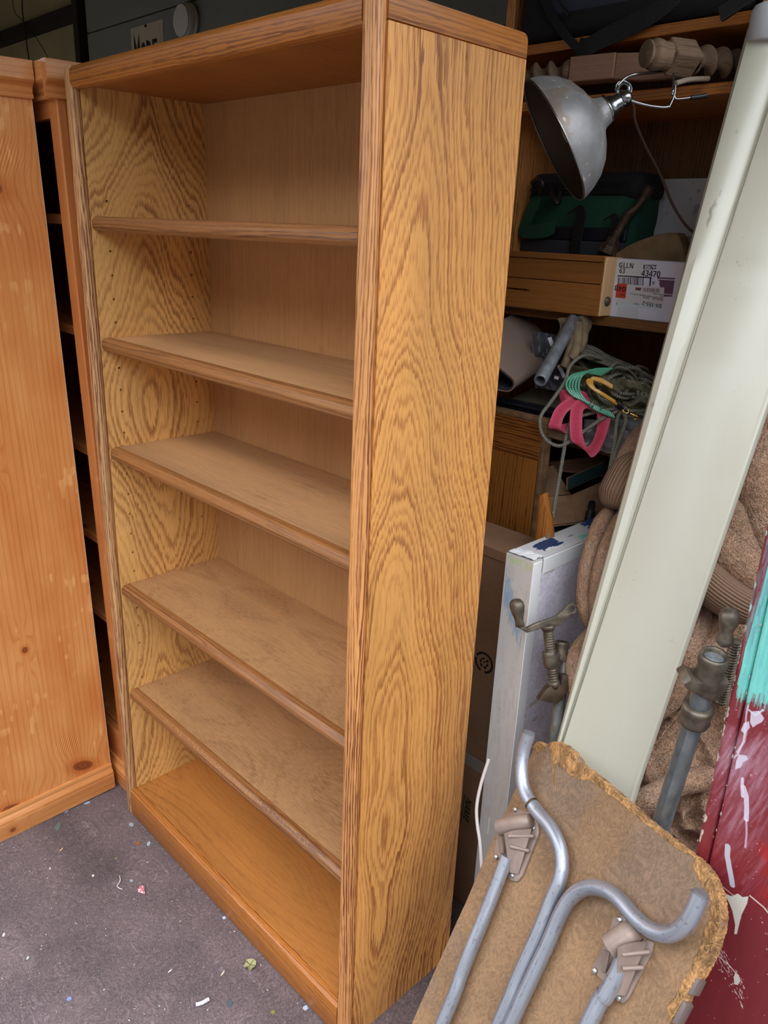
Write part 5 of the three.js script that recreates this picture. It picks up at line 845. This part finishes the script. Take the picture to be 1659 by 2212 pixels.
// ---------------------------------------------------------------- red painted door at the right
{
  const o = thing('red_door', 'old red painted door splashed with turquoise and white paint', 'door');
  const z = -0.16, x0 = 1.4345, xs = 1.4545, x1 = 2.1, yTop = 1.62;
  const TX0 = 1.43, TW = 0.24, TY0 = 0.45, TH = 0.95, CW = 512, CH = 2027;
  const art = label(CW, CH, (c) => {
    const at = (u, v) => { const p = onZ(u, v, z); return [(p.x - TX0) / TW * CW, (1 - (p.y - TY0) / TH) * CH]; }, r = rng(31), S = CW / TW;
    c.fillStyle = 'rgb(128,42,48)'; c.fillRect(0, 0, CW, CH);
    for (let i = 0; i < 700; i++) { const k = r(); c.fillStyle = `rgba(${96 + 60 * k},${24 + 30 * k},${30 + 30 * k},0.16)`; c.fillRect(r() * CW, r() * CH, 3 + 14 * r(), 30 + 140 * r()); }
    const stroke = (pts, w, col) => { c.strokeStyle = col; c.lineCap = 'round'; c.lineJoin = 'round'; c.lineWidth = w * S * 0.7; c.beginPath(); pts.forEach(([u, v], i) => { const [x, y] = at(u, v); i ? c.lineTo(x, y) : c.moveTo(x, y); }); c.stroke(); };
    const blob = (pts, col) => { c.fillStyle = col; c.beginPath(); pts.forEach(([u, v], i) => { const [x, y] = at(u, v); i ? c.lineTo(x, y) : c.moveTo(x, y); }); c.closePath(); c.fill(); };
    // chalky smears of thin white paint
    for (let i = 0; i < 420; i++) { const u = 1560 + 120 * r(), v = 1560 + 380 * r() * r() + (u - 1560) * 0.2; const [x, y] = at(u, v); c.fillStyle = `rgba(206,188,206,${0.03 + 0.07 * r()})`; c.save(); c.translate(x, y); c.rotate(0.25 + 0.3 * (r() - 0.5)); c.fillRect(0, 0, 2 + 8 * r(), 40 + 130 * r()); c.restore(); }
    // turquoise field
    blob([[1700, 1180], [1662, 1200], [1652, 1240], [1640, 1290], [1628, 1330], [1618, 1370], [1608, 1400], [1600, 1440], [1590, 1480], [1604, 1492], [1620, 1488], [1632, 1500], [1648, 1496], [1660, 1510], [1690, 1530], [1730, 1540], [1760, 1300]], 'rgb(122,208,196)');
    for (let i = 0; i < 240; i++) { const t = r(), u = lerp(1590, 1720, t), v = 1485 + 22 * (r() - 0.3) + 20 * t; const [x, y] = at(u, v); c.fillStyle = `rgba(122,208,196,${0.2 + 0.5 * r()})`; c.fillRect(x, y - 20, 1 + 4 * r(), 20 + 40 * r()); }
    for (let i = 0; i < 260; i++) { const u = 1600 + 110 * r(), v = 1230 + 260 * r(); const [x, y] = at(u, v); c.fillStyle = r() > 0.5 ? 'rgba(150,226,214,0.22)' : 'rgba(92,176,168,0.2)'; c.fillRect(x, y, 2 + 4 * r(), 30 + 90 * r()); }
    // bluish wash over the upper part of the edge strip
    for (let i = 0; i < 170; i++) { const v = 1090 + 330 * r() * r(), u = 1659 - (v - 1090) * 0.215 + 10 + 26 * r(); const [x, y] = at(u, v); c.fillStyle = r() > 0.4 ? `rgba(126,146,160,${0.15 + 0.3 * r()})` : `rgba(60,74,96,${0.3 * r()})`; c.fillRect(x, y, 1.5 + 4 * r(), 20 + 70 * r()); }
    for (let i = 0; i < 24; i++) { const v = 1100 + 800 * r(), u = 1659 - (v - 1090) * 0.215 + 3 + 4 * r(); const [x, y] = at(u, v); c.fillStyle = v < 1330 ? 'rgb(176,226,214)' : 'rgb(206,190,176)'; c.beginPath(); c.ellipse(x, y, 2 + 5 * r(), 4 + 13 * r(), 0.2, 0, 7); c.fill(); }
    // white splashes and drips
    const wh = 'rgba(218,212,226,0.86)', cr = 'rgb(220,214,198)';
    stroke([[1616, 1524], [1612, 1545], [1610, 1570], [1606, 1600], [1594, 1630], [1580, 1640]], 0.003, 'rgba(220,210,226,0.75)');
    blob([[1622, 1537], [1640, 1535], [1651, 1552], [1646, 1560], [1634, 1566], [1626, 1572], [1620, 1560]], wh); stroke([[1618, 1534], [1632, 1545], [1648, 1534]], 0.0035, wh);
    blob([[1607, 1562], [1618, 1558], [1620, 1572], [1608, 1585], [1600, 1578]], wh); stroke([[1612, 1580], [1608, 1602], [1592, 1625]], 0.004, 'rgba(226,222,232,0.6)');
    blob([[1596, 1630], [1612, 1632], [1616, 1640], [1606, 1646], [1600, 1658], [1588, 1662], [1590, 1644]], wh);
    stroke([[1604, 1682], [1603, 1700], [1604, 1720]], 0.006, wh); stroke([[1606, 1700], [1612, 1720], [1613, 1745], [1612, 1770]], 0.009, wh); stroke([[1612, 1770], [1613, 1800], [1610, 1830]], 0.004, 'rgba(226,222,232,0.6)');
    stroke([[1572, 1828], [1571, 1848], [1575, 1872], [1580, 1898], [1582, 1912]], 0.0105, 'rgb(190,186,196)');
    blob([[1562, 1928], [1580, 1936], [1594, 1930], [1604, 1938], [1617, 1936], [1614, 1952], [1602, 1976], [1596, 2000], [1592, 2018], [1586, 2018], [1588, 1998], [1582, 1968], [1574, 1948]], cr);
    stroke([[1510, 1880], [1545, 1902], [1585, 1935]], 0.0018, cr); stroke([[1620, 1935], [1650, 1960], [1670, 1985]], 0.003, cr);
    stroke([[1545, 2060], [1575, 2085], [1592, 2105]], 0.0025, cr); blob([[1588, 2100], [1596, 2106], [1600, 2118], [1594, 2128], [1586, 2126], [1585, 2112]], cr);
    for (let i = 0; i < 110; i++) { const t = r(), u = 1535 + 70 * t, v = 2040 + 110 * t + 60 * (r() - 0.5); const [x, y] = at(u, v); c.fillStyle = cr; c.save(); c.translate(x, y); c.rotate(-0.7); c.fillRect(0, 0, 1 + 2 * r(), 3 + 14 * r() * r()); c.restore(); }
    for (let i = 0; i < 130; i++) { const [x, y] = at(1520 + 140 * r(), 1500 + 700 * r()); c.fillStyle = `rgba(226,210,216,${0.3 + 0.6 * r()})`; c.beginPath(); c.ellipse(x, y, 0.8 + 2.2 * r() * r(), 1 + 4 * r() * r(), 0, 0, 7); c.fill(); }
    for (let i = 0; i < 60; i++) { const [x, y] = at(1600 + 90 * r(), 1860 + 120 * (r() - 0.5)); const g = c.createRadialGradient(x + 60, y, 2, x + 60, y, 30); g.addColorStop(0, 'rgba(196,22,20,0.12)'); g.addColorStop(1, 'rgba(196,22,20,0)'); c.fillStyle = g; c.fillRect(x, y - 40, 120, 80); }
  });
  art.wrapS = art.wrapT = THREE.MirroredRepeatWrapping;
  const mat = phy({ map: art, roughness: 0.34, clearcoat: 0.35, clearcoatRoughness: 0.3 });
  const uvFix = (g) => { const p = g.attributes.position, uv = g.attributes.uv; for (let i = 0; i < p.count; i++) uv.setXY(i, (p.getX(i) - TX0) / TW, (p.getY(i) - TY0) / TH); return g; };
  part('panel', uvFix(board(xs + 0.0008, x1, 0.004, yTop, z - 0.035, z, { r: 0.004, seg: 3 })), mat, o, 'red face with turquoise patch');
  part('edge_strip', uvFix(board(x0, xs - 0.0008, 0.004, yTop, z - 0.038, z - 0.003, { r: 0.006, seg: 4 })), mat, o, 'rounded red edge strip with flaking paint');
  // raised flakes and drips of thick paint
  const r = rng(77), list = [];
  for (let i = 0; i < 26; i++) { const v = 1200 + 700 * r(), onStrip = r() > 0.45, u = onStrip ? 1659 - (v - 1090) * 0.215 + 2 + 3 * r() : 1659 - (v - 1090) * 0.215 + 38 + 5 * r(); const p = onZ(u, v, z), k = new THREE.SphereGeometry(0.0006 + 0.0012 * r() * r(), 6, 5); k.scale(0.8, 1 + 3 * r(), 0.35); k.translate(p.x, p.y, z - (onStrip ? 0.0035 : 0)); list.push(k); }
  const f = part('paint_flakes', merge(list), std({ color: rgb(176, 158, 148), roughness: 0.6 }), o); f.userData.kind = 'stuff';
}

// ---------------------------------------------------------------- folding table leaning with its underside out
{
  const o = thing('folding_table', 'small folding table leaning with its bare underside and folded tube legs showing', 'table');
  const A = P(1160, 1605, 1.36), B = P(1553, 1990, 1.0), C3 = P(890, 2212, 1.33), N = B.clone().sub(A).cross(C3.clone().sub(A)).normalize(); if (N.dot(EYE.clone().sub(A)) < 0) N.negate();
  const onT = (u, v, h = 0) => { const d = rayOf(u, v), p0 = A.clone().addScaledVector(N, h); return EYE.clone().addScaledVector(d, p0.sub(EYE).dot(N) / d.dot(N)); };
  const X = B.clone().sub(A); X.addScaledVector(N, -X.dot(N)).normalize(); const Y = N.clone().cross(X), M = new THREE.Matrix4().makeBasis(X, Y, N).setPosition(A), inv = M.clone().invert();
  const loc = (u, v) => { const p = onT(u, v).applyMatrix4(inv); return [p.x, p.y]; };
  const toFloor = (u, v) => { const p = onT(u, v), dn = C3.clone().sub(A).normalize(), k = p.addScaledVector(dn, (0.008 - p.y) / dn.y).applyMatrix4(inv); return [k.x, k.y]; };
  const hard = texture(1024, 1024, 0.5, 0.5, (x, y) => { const b = fbm(x * 9, y * 9, 3, 5) - 0.5, g = vn(x * 420 + 12 * vn(x * 40, y * 40, 2), y * 240, 5) - 0.5, h = vn(x * 800, y * 800, 7) - 0.5, k = 1 + 0.24 * b + 0.2 * g + 0.14 * h, s = sst(0.55, 0.75, fbm(x * 6 + 2, y * 6, 12, 4)); return mix3([142 * k, 110 * k, 79 * k], [128 * k, 106 * k, 88 * k], s * 0.7); });
  const fibre = texture(512, 512, 0.12, 0.12, (x, y) => { const b = fbm(x * 60, y * 60, 3, 4) - 0.5, g = vn(x * 700 + 20 * vn(x * 60, y * 60, 4), y * 260, 8) - 0.5; const k = 1 + 0.6 * b + 0.5 * g; return [164 * k, 122 * k, 76 * k]; });
  const fibreBump = texture(512, 512, 0.12, 0.12, (x, y) => { const v = 128 + 120 * (fbm(x * 160, y * 160, 3, 4) - 0.5) * 2; return [v, v, v]; }, { srgb: false });
  const boardMat = std({ map: hard, bumpMap: fibreBump, bumpScale: 0.0006, roughness: 0.8 }), torn = std({ map: fibre, bumpMap: fibreBump, bumpScale: 0.004, roughness: 0.95 });
  const rim = [[1158, 1606], [1166, 1603], [1174, 1613], [1182, 1608], [1195, 1602], [1210, 1604], [1226, 1615], [1240, 1628], [1250, 1640], [1254, 1652], [1262, 1660], [1276, 1666], [1292, 1680], [1310, 1693], [1330, 1712], [1352, 1730], [1376, 1750], [1402, 1772], [1430, 1797], [1462, 1822], [1494, 1845], [1512, 1860], [1528, 1880], [1540, 1905], [1550, 1925], [1555, 1945], [1554, 1975], [1557, 1995], [1550, 2020], [1541, 2045], [1530, 2068], [1514, 2094], [1504, 2118], [1490, 2140], [1474, 2165], [1462, 2182], [1445, 2212]];
  const jr = rng(3), outline = rim.map(([u, v], i) => { const [x, y] = loc(u, v); return [x + 0.002 * (jr() - 0.5), y + 0.002 * (jr() - 0.5)]; });
  outline.push(toFloor(1445, 2212), toFloor(888, 2212));
  for (const [u, v] of [[888, 2212], [930, 2118], [985, 1992], [1005, 1950], [1040, 1868], [1090, 1756], [1125, 1676]]) { const [x, y] = loc(u, v); outline.push([x + 0.0015 * (jr() - 0.5), y]); }
  const slab = prism(outline, -0.016, 0, 'xy', { bevel: 0.0012, crease: 0.3, ou: 0.3, ov: 0.9 }); slab.applyMatrix4(M); part('tabletop', slab, boardMat, o, 'bare brown hardboard underside');
  // splintered edges: a rough band that falls away towards the rim
  const band = (pts, w0, w1, seed) => {
    const c = new THREE.CatmullRomCurve3(pts.map(([u, v]) => { const [x, y] = loc(u, v); return V(x, y, 0); }), false, 'centripetal');
    const g = sheet((s, t) => {
      const p = c.getPoint(t), tg = c.getTangent(t), inn = V(tg.y, -tg.x, 0).normalize(), w = (w0 * Math.pow(1 - t, 2.4) + w1) * (0.5 + 1.0 * fbm(t * 16, 0.5, seed, 3)) * sst(0, 0.06, t) * sst(0, 0.06, 1 - t) + 0.002;
      const k = Math.max(0, (s - 0.2) / 0.8), out = s < 0.2 ? -0.0025 + 0.002 * vn(t * 120, s * 9, seed + 8) : k * w;
      const z = s < 0.2 ? lerp(-0.015, 0.0005, s / 0.2) : s > 0.97 ? -0.001 : 0.0004 + 0.0014 * vn(t * 190, s * 14, seed + 3) * (1 - k) + 0.001 * vn(t * 60, s * 6, seed + 5) * (1 - k);
      return V(p.x, p.y, 0).addScaledVector(inn, out).setZ(z);
    }, 20, 220, 0, 0.06, 0.6); g.applyMatrix4(M); return metreUV(g, 'y');
  };
  part('torn_edge', band([[1186, 1606], [1196, 1603], [1210, 1604], [1240, 1628], [1252, 1648], [1276, 1666], [1310, 1693], [1352, 1730], [1430, 1797], [1500, 1850]], 0.075, 0.004, 5), torn, o, 'splintered orange fibre edge');
  part('torn_edge', band([[1500, 1850], [1528, 1880], [1550, 1925], [1556, 1985], [1541, 2045], [1504, 2118], [1474, 2165], [1448, 2208]], 0.004, 0.012, 15), torn, o, 'splintered orange fibre edge');
  part('torn_edge', band([[1150, 1616], [1160, 1604], [1168, 1604], [1178, 1614]], 0.008, 0.01, 25), torn, o);
  for (const pts of [[[1505, 2112], [1512, 2118], [1496, 2150], [1486, 2146]], [[1478, 2160], [1484, 2172], [1462, 2214], [1452, 2208]]]) { const g = prism(pts.map(([u, v]) => loc(u, v)), -0.015, 0.0015, 'xy', { bevel: 0.0006 }); g.applyMatrix4(M); part('edge_banding', g, std({ color: rgb(112, 98, 92), roughness: 0.4 }), o, 'peeling dark edge banding'); }
  // tube legs
  const r = 0.0110, tb = (pts) => { const p = pts.map(([u, v, h]) => onT(u, v, h)); return tube(p, r, { seg: 110, sides: 20, tension: 0.5 }); };
  const floorTube = (u, v, h) => { const p = onT(u, v, h), dn = C3.clone().sub(A).normalize(); return p.addScaledVector(dn, Math.min(0.35, Math.abs((0.03 - p.y) / dn.y))); };
  const legs = [
    [[1142, 1585, 0.045], [1130, 1625, 0.038], [1126, 1670, 0.032], [1134, 1712, 0.028], [1158, 1750, 0.024], [1188, 1786, 0.022], [1208, 1826, 0.020], [1214, 1866, 0.018], [1208, 1904, 0.017], [1190, 1946, 0.016], [1165, 2010, 0.016], [1120, 2110, 0.016], [1078, 2212, 0.016]],
    [[1513, 1932, 0.042], [1496, 1972, 0.038], [1474, 2003, 0.034], [1440, 2018, 0.030], [1404, 2008, 0.028], [1370, 1980, 0.026], [1338, 1944, 0.024], [1306, 1922, 0.022], [1268, 1918, 0.020], [1234, 1938, 0.018], [1210, 1976, 0.017], [1185, 2035, 0.016], [1150, 2110, 0.016], [1104, 2212, 0.016]],
    [[1096, 1850, 0.018], [1075, 1905, 0.017], [1040, 1995, 0.016], [1000, 2095, 0.016], [955, 2212, 0.016]],
    [[1352, 2058, 0.020], [1335, 2100, 0.018], [1308, 2150, 0.017], [1272, 2212, 0.016]],
  ];
  legs.forEach((l, i) => { const p = l.map(([u, v, h]) => onT(u, v, h)); const e = l[l.length - 1]; p.push(floorTube(e[0], e[1], e[2])); const leg = part('tube_leg', tube(p, i === 3 ? 0.0118 : r, { seg: 130, sides: 20 }), alu, o, i < 2 ? 'dull aluminium S-bent tube leg' : 'straight aluminium tube leg');
    if (i < 2) { const d = p[0].clone().sub(p[1]).normalize(), c = new THREE.CylinderGeometry(r * 0.9, r * 0.9, 0.004, 20); along(c, p[0].clone().addScaledVector(d, 0.0012), p[0].clone().addScaledVector(d, 1)); part('end_plug', strip(c), std({ color: rgb(110, 110, 112), roughness: 0.5 }), leg); } });
  { const a = onT(1147, 1735, 0.026), b = onT(1160, 1752, 0.024), g = lathe([[r + 0.0002, 0], [r + 0.0007, 0], [r + 0.0007, 0.0035], [r + 0.0002, 0.0035]], 20); along(g, a, b); part('weld_band', g, rustIron, o, 'brown ring round the tube'); }
  // cast brackets that hold the legs
  const bracketMat = blotch([152, 132, 120], 0.16, 40, 44, { roughness: 0.55, metalness: 0.25 }), screwMat = std({ color: rgb(206, 206, 204), roughness: 0.25, metalness: 0.9 });
  const bracket = (plate, barrel, skirt, flap, ribs, screws) => {
    const g = part('bracket', (() => { const p = prism(plate.map(([u, v]) => loc(u, v)), 0.0005, 0.0045, 'xy', { bevel: 0.001 }); p.applyMatrix4(M); return p; })(), bracketMat, o, 'cast leg bracket');
    const T = (q) => onT(...q), [b0, b1, br] = barrel, p0 = T(b0), p1 = T(b1), bl = p1.clone().sub(p0).length();
    part('barrel', along(lathe([[br - 0.0028, 0.002], [br - 0.0028, 0], [br, 0], [br, bl * 0.7], [br * 0.8, bl], [0, bl]], 26), p0, p1), bracketMat, g, 'round barrel with an open mouth');
    const quad = (c, n = 10, th = 0.003, bulge = 0) => { const [a, b, d, e] = c.map(T); return sheet((s, t) => a.clone().lerp(b, s).lerp(e.clone().lerp(d, s), t).addScaledVector(N, bulge * Math.sin(Math.PI * s) * (1 - t)), n, n, th, 0.05, 0.05); };
    part('skirt', quad(skirt, 12, 0.003, 0.006), bracketMat, g); part('side_flap', quad(flap), bracketMat, g);
    for (const [a, b] of ribs) part('rib', tube([T(a), T(b)], 0.0032, { seg: 6, sides: 8 }), bracketMat, g);
    for (const [u, v] of screws) { const [x, y] = loc(u, v), s = lathe([[0, 0], [0.0046, 0], [0.0044, 0.0018], [0.003, 0.0032], [0, 0.0036]], 14); s.rotateX(Math.PI / 2); s.translate(x, y, 0.0045); const k = merge([s, board(x - 0.003, x + 0.003, y - 0.0005, y + 0.0005, 0.0072, 0.0082, { r: 0.0002 })]); k.applyMatrix4(M); part('screw', k, screwMat, g); }
  };
  bracket([[1100, 1762], [1120, 1748], [1148, 1756], [1166, 1780], [1168, 1800], [1132, 1892], [1120, 1906], [1106, 1902], [1098, 1890], [1092, 1850], [1075, 1856], [1070, 1846], [1078, 1800]],
    [[1079, 1788, 0.024], [1146, 1772, 0.016], 0.0135], [[1090, 1800, 0.036], [1148, 1790, 0.016], [1120, 1888, 0.006], [1102, 1884, 0.010]], [[1072, 1796, 0.020], [1084, 1800, 0.022], [1090, 1858, 0.006], [1084, 1862, 0.004]],
    [[[1098, 1806, 0.036], [1152, 1806, 0.010]], [[1102, 1828, 0.030], [1142, 1838, 0.008]]], [[1117, 1750], [1156, 1790], [1131, 1812], [1134, 1842], [1111, 1892], [1076, 1852]]);
  bracket([[1328, 1985], [1346, 1978], [1362, 1990], [1400, 2030], [1416, 2036], [1412, 2056], [1362, 2156], [1350, 2168], [1334, 2160], [1328, 2140], [1292, 2106], [1282, 2098], [1286, 2082], [1310, 2040]],
    [[1316, 2046, 0.030], [1374, 2006, 0.016], 0.0165], [[1334, 2048, 0.044], [1396, 2034, 0.016], [1350, 2150, 0.006], [1332, 2148, 0.012]], [[1302, 2052, 0.026], [1318, 2056, 0.030], [1310, 2100, 0.010], [1300, 2098, 0.006]],
    [[[1344, 2062, 0.036], [1402, 2056, 0.010]], [[1344, 2092, 0.030], [1388, 2090, 0.008]]], [[1344, 1988], [1396, 2038], [1376, 2070], [1370, 2100], [1341, 2156], [1290, 2098]]);
}

// ---------------------------------------------------------------- on the back wall
{
  const z = -1.304, o = thing('smoke_detector', 'round white smoke detector mounted on the grey wall', 'smoke detector'), c = onZ(398, 46, z - 0.0 + 0.03);
  const g = (pr) => { const k = lathe(pr, 40); k.rotateX(Math.PI / 2); k.translate(c.x + 0.0, c.y, z); return k; };
  part('base', g([[0, 0], [0.073, 0], [0.073, 0.012], [0.07, 0.016], [0, 0.016]]), std({ color: rgb(200, 200, 192), roughness: 0.5 }), o); part('cover', g([[0.068, 0.016], [0.069, 0.030], [0.066, 0.044], [0.058, 0.05], [0, 0.051]]), std({ color: rgb(206, 204, 192), roughness: 0.5 }), o);
  const slots = []; for (let i = 0; i < 40; i++) { const a = i / 40 * Math.PI * 2; slots.push(board(-0.003, 0.003, -0.0012, 0.0012, -0.001, 0.001, { r: 0.0004 }).rotateX(0).rotateZ(a + Math.PI / 2).translate(c.x + 0.0625 * Math.cos(a), c.y + 0.0625 * Math.sin(a), z + 0.0475)); } const s = part('vent_slots', merge(slots), darkBeam, o); s.userData.kind = 'stuff';
  const led = new THREE.SphereGeometry(0.004, 10, 8); led.translate(c.x - 0.04, c.y - 0.006, z + 0.051); part('test_light', led, std({ color: rgb(230, 230, 224), roughness: 0.3 }), o);
}
{
  const z = -1.304, a = onZ(282, 62, z), b = onZ(352, 58, z), w = b.x - a.x, o = thing('paper_sign', 'small paper sign with hand written MORE tacked on the wall', 'sign');
  part('paper', board(a.x, b.x, a.y - 0.19, a.y, z - 0.0005, z + 0.0008, { r: 0.0004 }), std({ color: rgb(186, 176, 152), roughness: 0.9 }), o);
  const g = planeUV(w * 0.9, 0.17); g.translate((a.x + b.x) / 2 - 0.01, a.y - 0.105, z + 0.0016);
  part('lettering', g, std({ map: label(256, 160, (c) => { c.fillStyle = 'rgb(186,176,152)'; c.fillRect(0, 0, 256, 160); c.strokeStyle = '#2a1a14'; c.lineWidth = 15; c.lineCap = 'round'; const L = (...p) => { c.beginPath(); p.forEach(([x, y], i) => i ? c.lineTo(x, y) : c.moveTo(x, y)); c.stroke(); }; L([24, 130], [30, 40], [48, 92], [66, 40], [72, 130]); c.beginPath(); c.ellipse(104, 90, 15, 36, 0, 0, 7); c.stroke(); L([140, 128], [140, 50], [162, 58], [158, 84], [142, 90], [168, 128]); L([222, 52], [192, 52], [192, 128], [222, 128]); L([192, 88], [214, 88]); }), roughness: 0.9 }), o);
  const t = new THREE.SphereGeometry(0.006, 8, 6); t.translate((a.x + b.x) / 2, a.y - 0.008, z + 0.003); part('tack', t, darkBeam, o);
}
single('wall_wire', tube([onZ(47, -20, -1.25), onZ(49, 30, -1.25), onZ(56, 75, -1.25), onZ(58, 100, -1.25), onZ(63, 140, -1.25), onZ(70, 300, -1.25)], 0.0035, { sides: 6 }), darkBeam, 'dark wire hanging down the olive wall past the beam', 'wire');
single('wall_wire', tube([onZ(26, -10, -1.26), onZ(32, 26, -1.26), onZ(48, 44, -1.26), onZ(70, 70, -1.26), onZ(90, 100, -1.26), onZ(108, 132, -1.26), onZ(150, 200, -1.26)], 0.002, { sides: 6 }), darkBeam, 'thin slack wire crossing the olive wall', 'wire');

// ---------------------------------------------------------------- litter on the carpet
{
  const at = (u, v) => onY(u, v, 0), flake = (u, v, ru, rv, rot, seed, h = 0.0012) => { const c = at(u, v), r = rng(seed), n = 9, pts = []; for (let i = 0; i < n; i++) { const a = i / n * Math.PI * 2, k = 0.75 + 0.4 * r(); const x = ru * k * Math.cos(a), y = rv * k * Math.sin(a); pts.push([x * Math.cos(rot) - y * Math.sin(rot), x * Math.sin(rot) + y * Math.cos(rot)]); } const g = prism(pts, 0.0004, h, 'xz', { bevel: 0.0002 }); g.translate(c.x, 0, c.z); return g; };
  const chips = [
    [284, 1782, 0.009, 0.006, 0.3, [150, 168, 172], 'pale grey paint chip beside the bookcase toe'], [321, 1823, 0.008, 0.005, 0.8, [160, 182, 186], 'pale teal splinter of paint by the bookcase toe'],
    [125, 1786, 0.018, 0.008, 0.6, [92, 110, 104], 'grey green oval paint blot on the carpet'], [143, 1752, 0.010, 0.006, 0.5, [110, 126, 160], 'blue paint blot at the foot of the pine bookcase'],
    [188, 1735, 0.004, 0.009, 0.2, [150, 190, 214], 'light blue scrap by the pine moulding'], [297, 1822, 0.009, 0.007, 0.2, [140, 96, 56], 'brown wood chip on the carpet by the bookcase'],
    [150, 2158, 0.006, 0.005, 0, [124, 138, 190], 'periwinkle blue paint dot on the carpet'], [660, 2178, 0.006, 0.006, 0, [176, 190, 206], 'pale blue round dot near the bookcase corner'],
    [590, 2187, 0.005, 0.0045, 0, [136, 134, 58], 'mustard green dot on the carpet'], [498, 2168, 0.010, 0.005, 0.6, [78, 92, 98], 'dark slate flake with a pale rim on the carpet'],
    [284, 1903, 0.005, 0.004, 0, [160, 166, 174], 'grey lint speck near the pink scrap'], [201, 1892, 0.0045, 0.003, 0.5, [226, 220, 210], 'cream crumb left of the white thread'], [108, 1876, 0.005, 0.003, 0.4, [206, 196, 190], 'dusty pale crumb on the carpet'],
    [484, 1983, 0.005, 0.0045, 0, [196, 198, 210], 'white round chip by the toe rail'], [132, 1836, 0.002, 0.008, -0.4, [214, 180, 130], 'straw coloured splinter on the carpet'], [481, 2103, 0.002, 0.008, -0.4, [224, 210, 180], 'pale wood splinter on the carpet'],
    [250, 1855, 0.005, 0.003, 0, [130, 124, 84], 'olive crumb on the carpet'], [60, 2070, 0.005, 0.003, 0.6, [178, 190, 188], 'pale green crumb on the dark part of the carpet'], [8, 2020, 0.006, 0.003, 0.7, [206, 196, 186], 'torn cream scrap at the carpet edge'], [367, 2098, 0.0016, 0.006, -0.2, [226, 220, 222], 'white sliver on the carpet'],
  ];
  chips.forEach(([u, v, a, b, rot, c, text], i) => single('litter_scrap', flake(u, v, a, b, rot, i + 1), std({ color: rgb(...c), roughness: 0.8 }), text, 'litter', 'litter on the carpet'));
  { const c = at(307, 1926), g = sheet((s, t) => V(c.x + (s - 0.5) * 0.026 + 0.006 * (t - 0.5), 0.003 + 0.006 * Math.abs(Math.sin(s * 7 + t * 4)) * vn(s * 6, t * 5, 3), c.z + (t - 0.5) * (0.012 + 0.006 * Math.sin(s * 5))), 10, 8, 0.0006, 0.02, 0.01); single('paper_scrap', g, std({ map: texture(64, 64, 0.02, 0.01, (x, y) => mix3([206, 110, 122], [236, 206, 208], sst(0.45, 0.7, vn(x * 500, y * 500, 4)))), roughness: 0.8 }), 'crumpled pink paper scrap on the carpet', 'litter', 'litter on the carpet'); }
  single('thread', tube([[258, 1892], [260, 1900], [257, 1908], [253, 1913], [257, 1918], [264, 1921]].map(([u, v], i) => onY(u, v, 0.003 + 0.002 * (i % 2))), 0.0011, { sides: 6 }), std({ color: rgb(226, 216, 218), roughness: 0.8 }), 'curled white thread on the carpet', 'litter', 'litter on the carpet');
  single('fluff', tube([[423, 2170], [432, 2168], [441, 2164], [451, 2158]].map(([u, v]) => onY(u, v, 0.0045)), 0.0042, { sides: 8, seg: 24 }), std({ color: rgb(226, 222, 224), roughness: 0.95, bumpMap: carpetBump, bumpScale: 0.004 }), 'white fluffy scrap on the carpet', 'litter', 'litter on the carpet');
  { const c = at(541, 2087), pts = []; for (let i = 0; i < 28; i++) { const a = i / 28 * Math.PI * 2, k = 0.0155 * (0.82 + 0.18 * Math.cos(a * 5) * Math.cos(a * 0.5 + 1)); pts.push([a, k]); }
    const g = sheet((s, t) => { const [a, k] = pts[Math.round(s * 28) % 28], r = k * t; return V(c.x + r * Math.cos(a), 0.003 + 0.004 * t * (0.5 + 0.5 * Math.cos(a * 5)) + 0.003 * t * t, c.z - r * Math.sin(a)); }, 28, 6, 0.0006, 0.1, 0.02); const o = thing('dry_leaf', 'small curled dry green leaf on the carpet near the bookcase', 'leaf', 'litter on the carpet');
    part('blade', g, std({ color: rgb(166, 162, 112), roughness: 0.8 }), o); part('vein', merge([0, 1, 2, 3].map((k) => tube([V(c.x, 0.0042, c.z), V(c.x + 0.011 * Math.cos(k * 1.5 + 0.4), 0.0075, c.z - 0.011 * Math.sin(k * 1.5 + 0.4))], 0.0004, { sides: 5 }))), std({ color: rgb(84, 76, 52), roughness: 0.8 }), o); }
  // countless crumbs and lint
  const r = rng(99), geo = new THREE.OctahedronGeometry(0.0011), im = new THREE.InstancedMesh(geo, std({ color: 0xffffff, roughness: 0.8 }), 900), m4 = new THREE.Matrix4(), q4 = new THREE.Quaternion(), e4 = new THREE.Euler();
  for (let i = 0; i < 900; i++) { const x = -0.1 + 1.2 * r(), z = -0.02 + 0.75 * r(), s = 0.35 + 1.0 * Math.pow(r(), 3); e4.set(0, r() * 6, 0); q4.setFromEuler(e4); m4.compose(V(x, 0.0006, z), q4, V(s * (0.7 + 1.6 * r()), s * 0.5, s)); im.setMatrixAt(i, m4); const k = r(); im.setColorAt(i, k < 0.75 ? rgb(196 + 40 * r(), 188 + 40 * r(), 186 + 40 * r()) : k < 0.9 ? rgb(190, 160, 120) : rgb(130, 140, 160)); }
  im.name = 'carpet_crumbs'; im.castShadow = im.receiveShadow = true; im.userData = { label: 'tiny pale crumbs and lint scattered over the carpet', category: 'crumbs', kind: 'stuff' }; scene.add(im);
}

renderer.render(scene, camera);
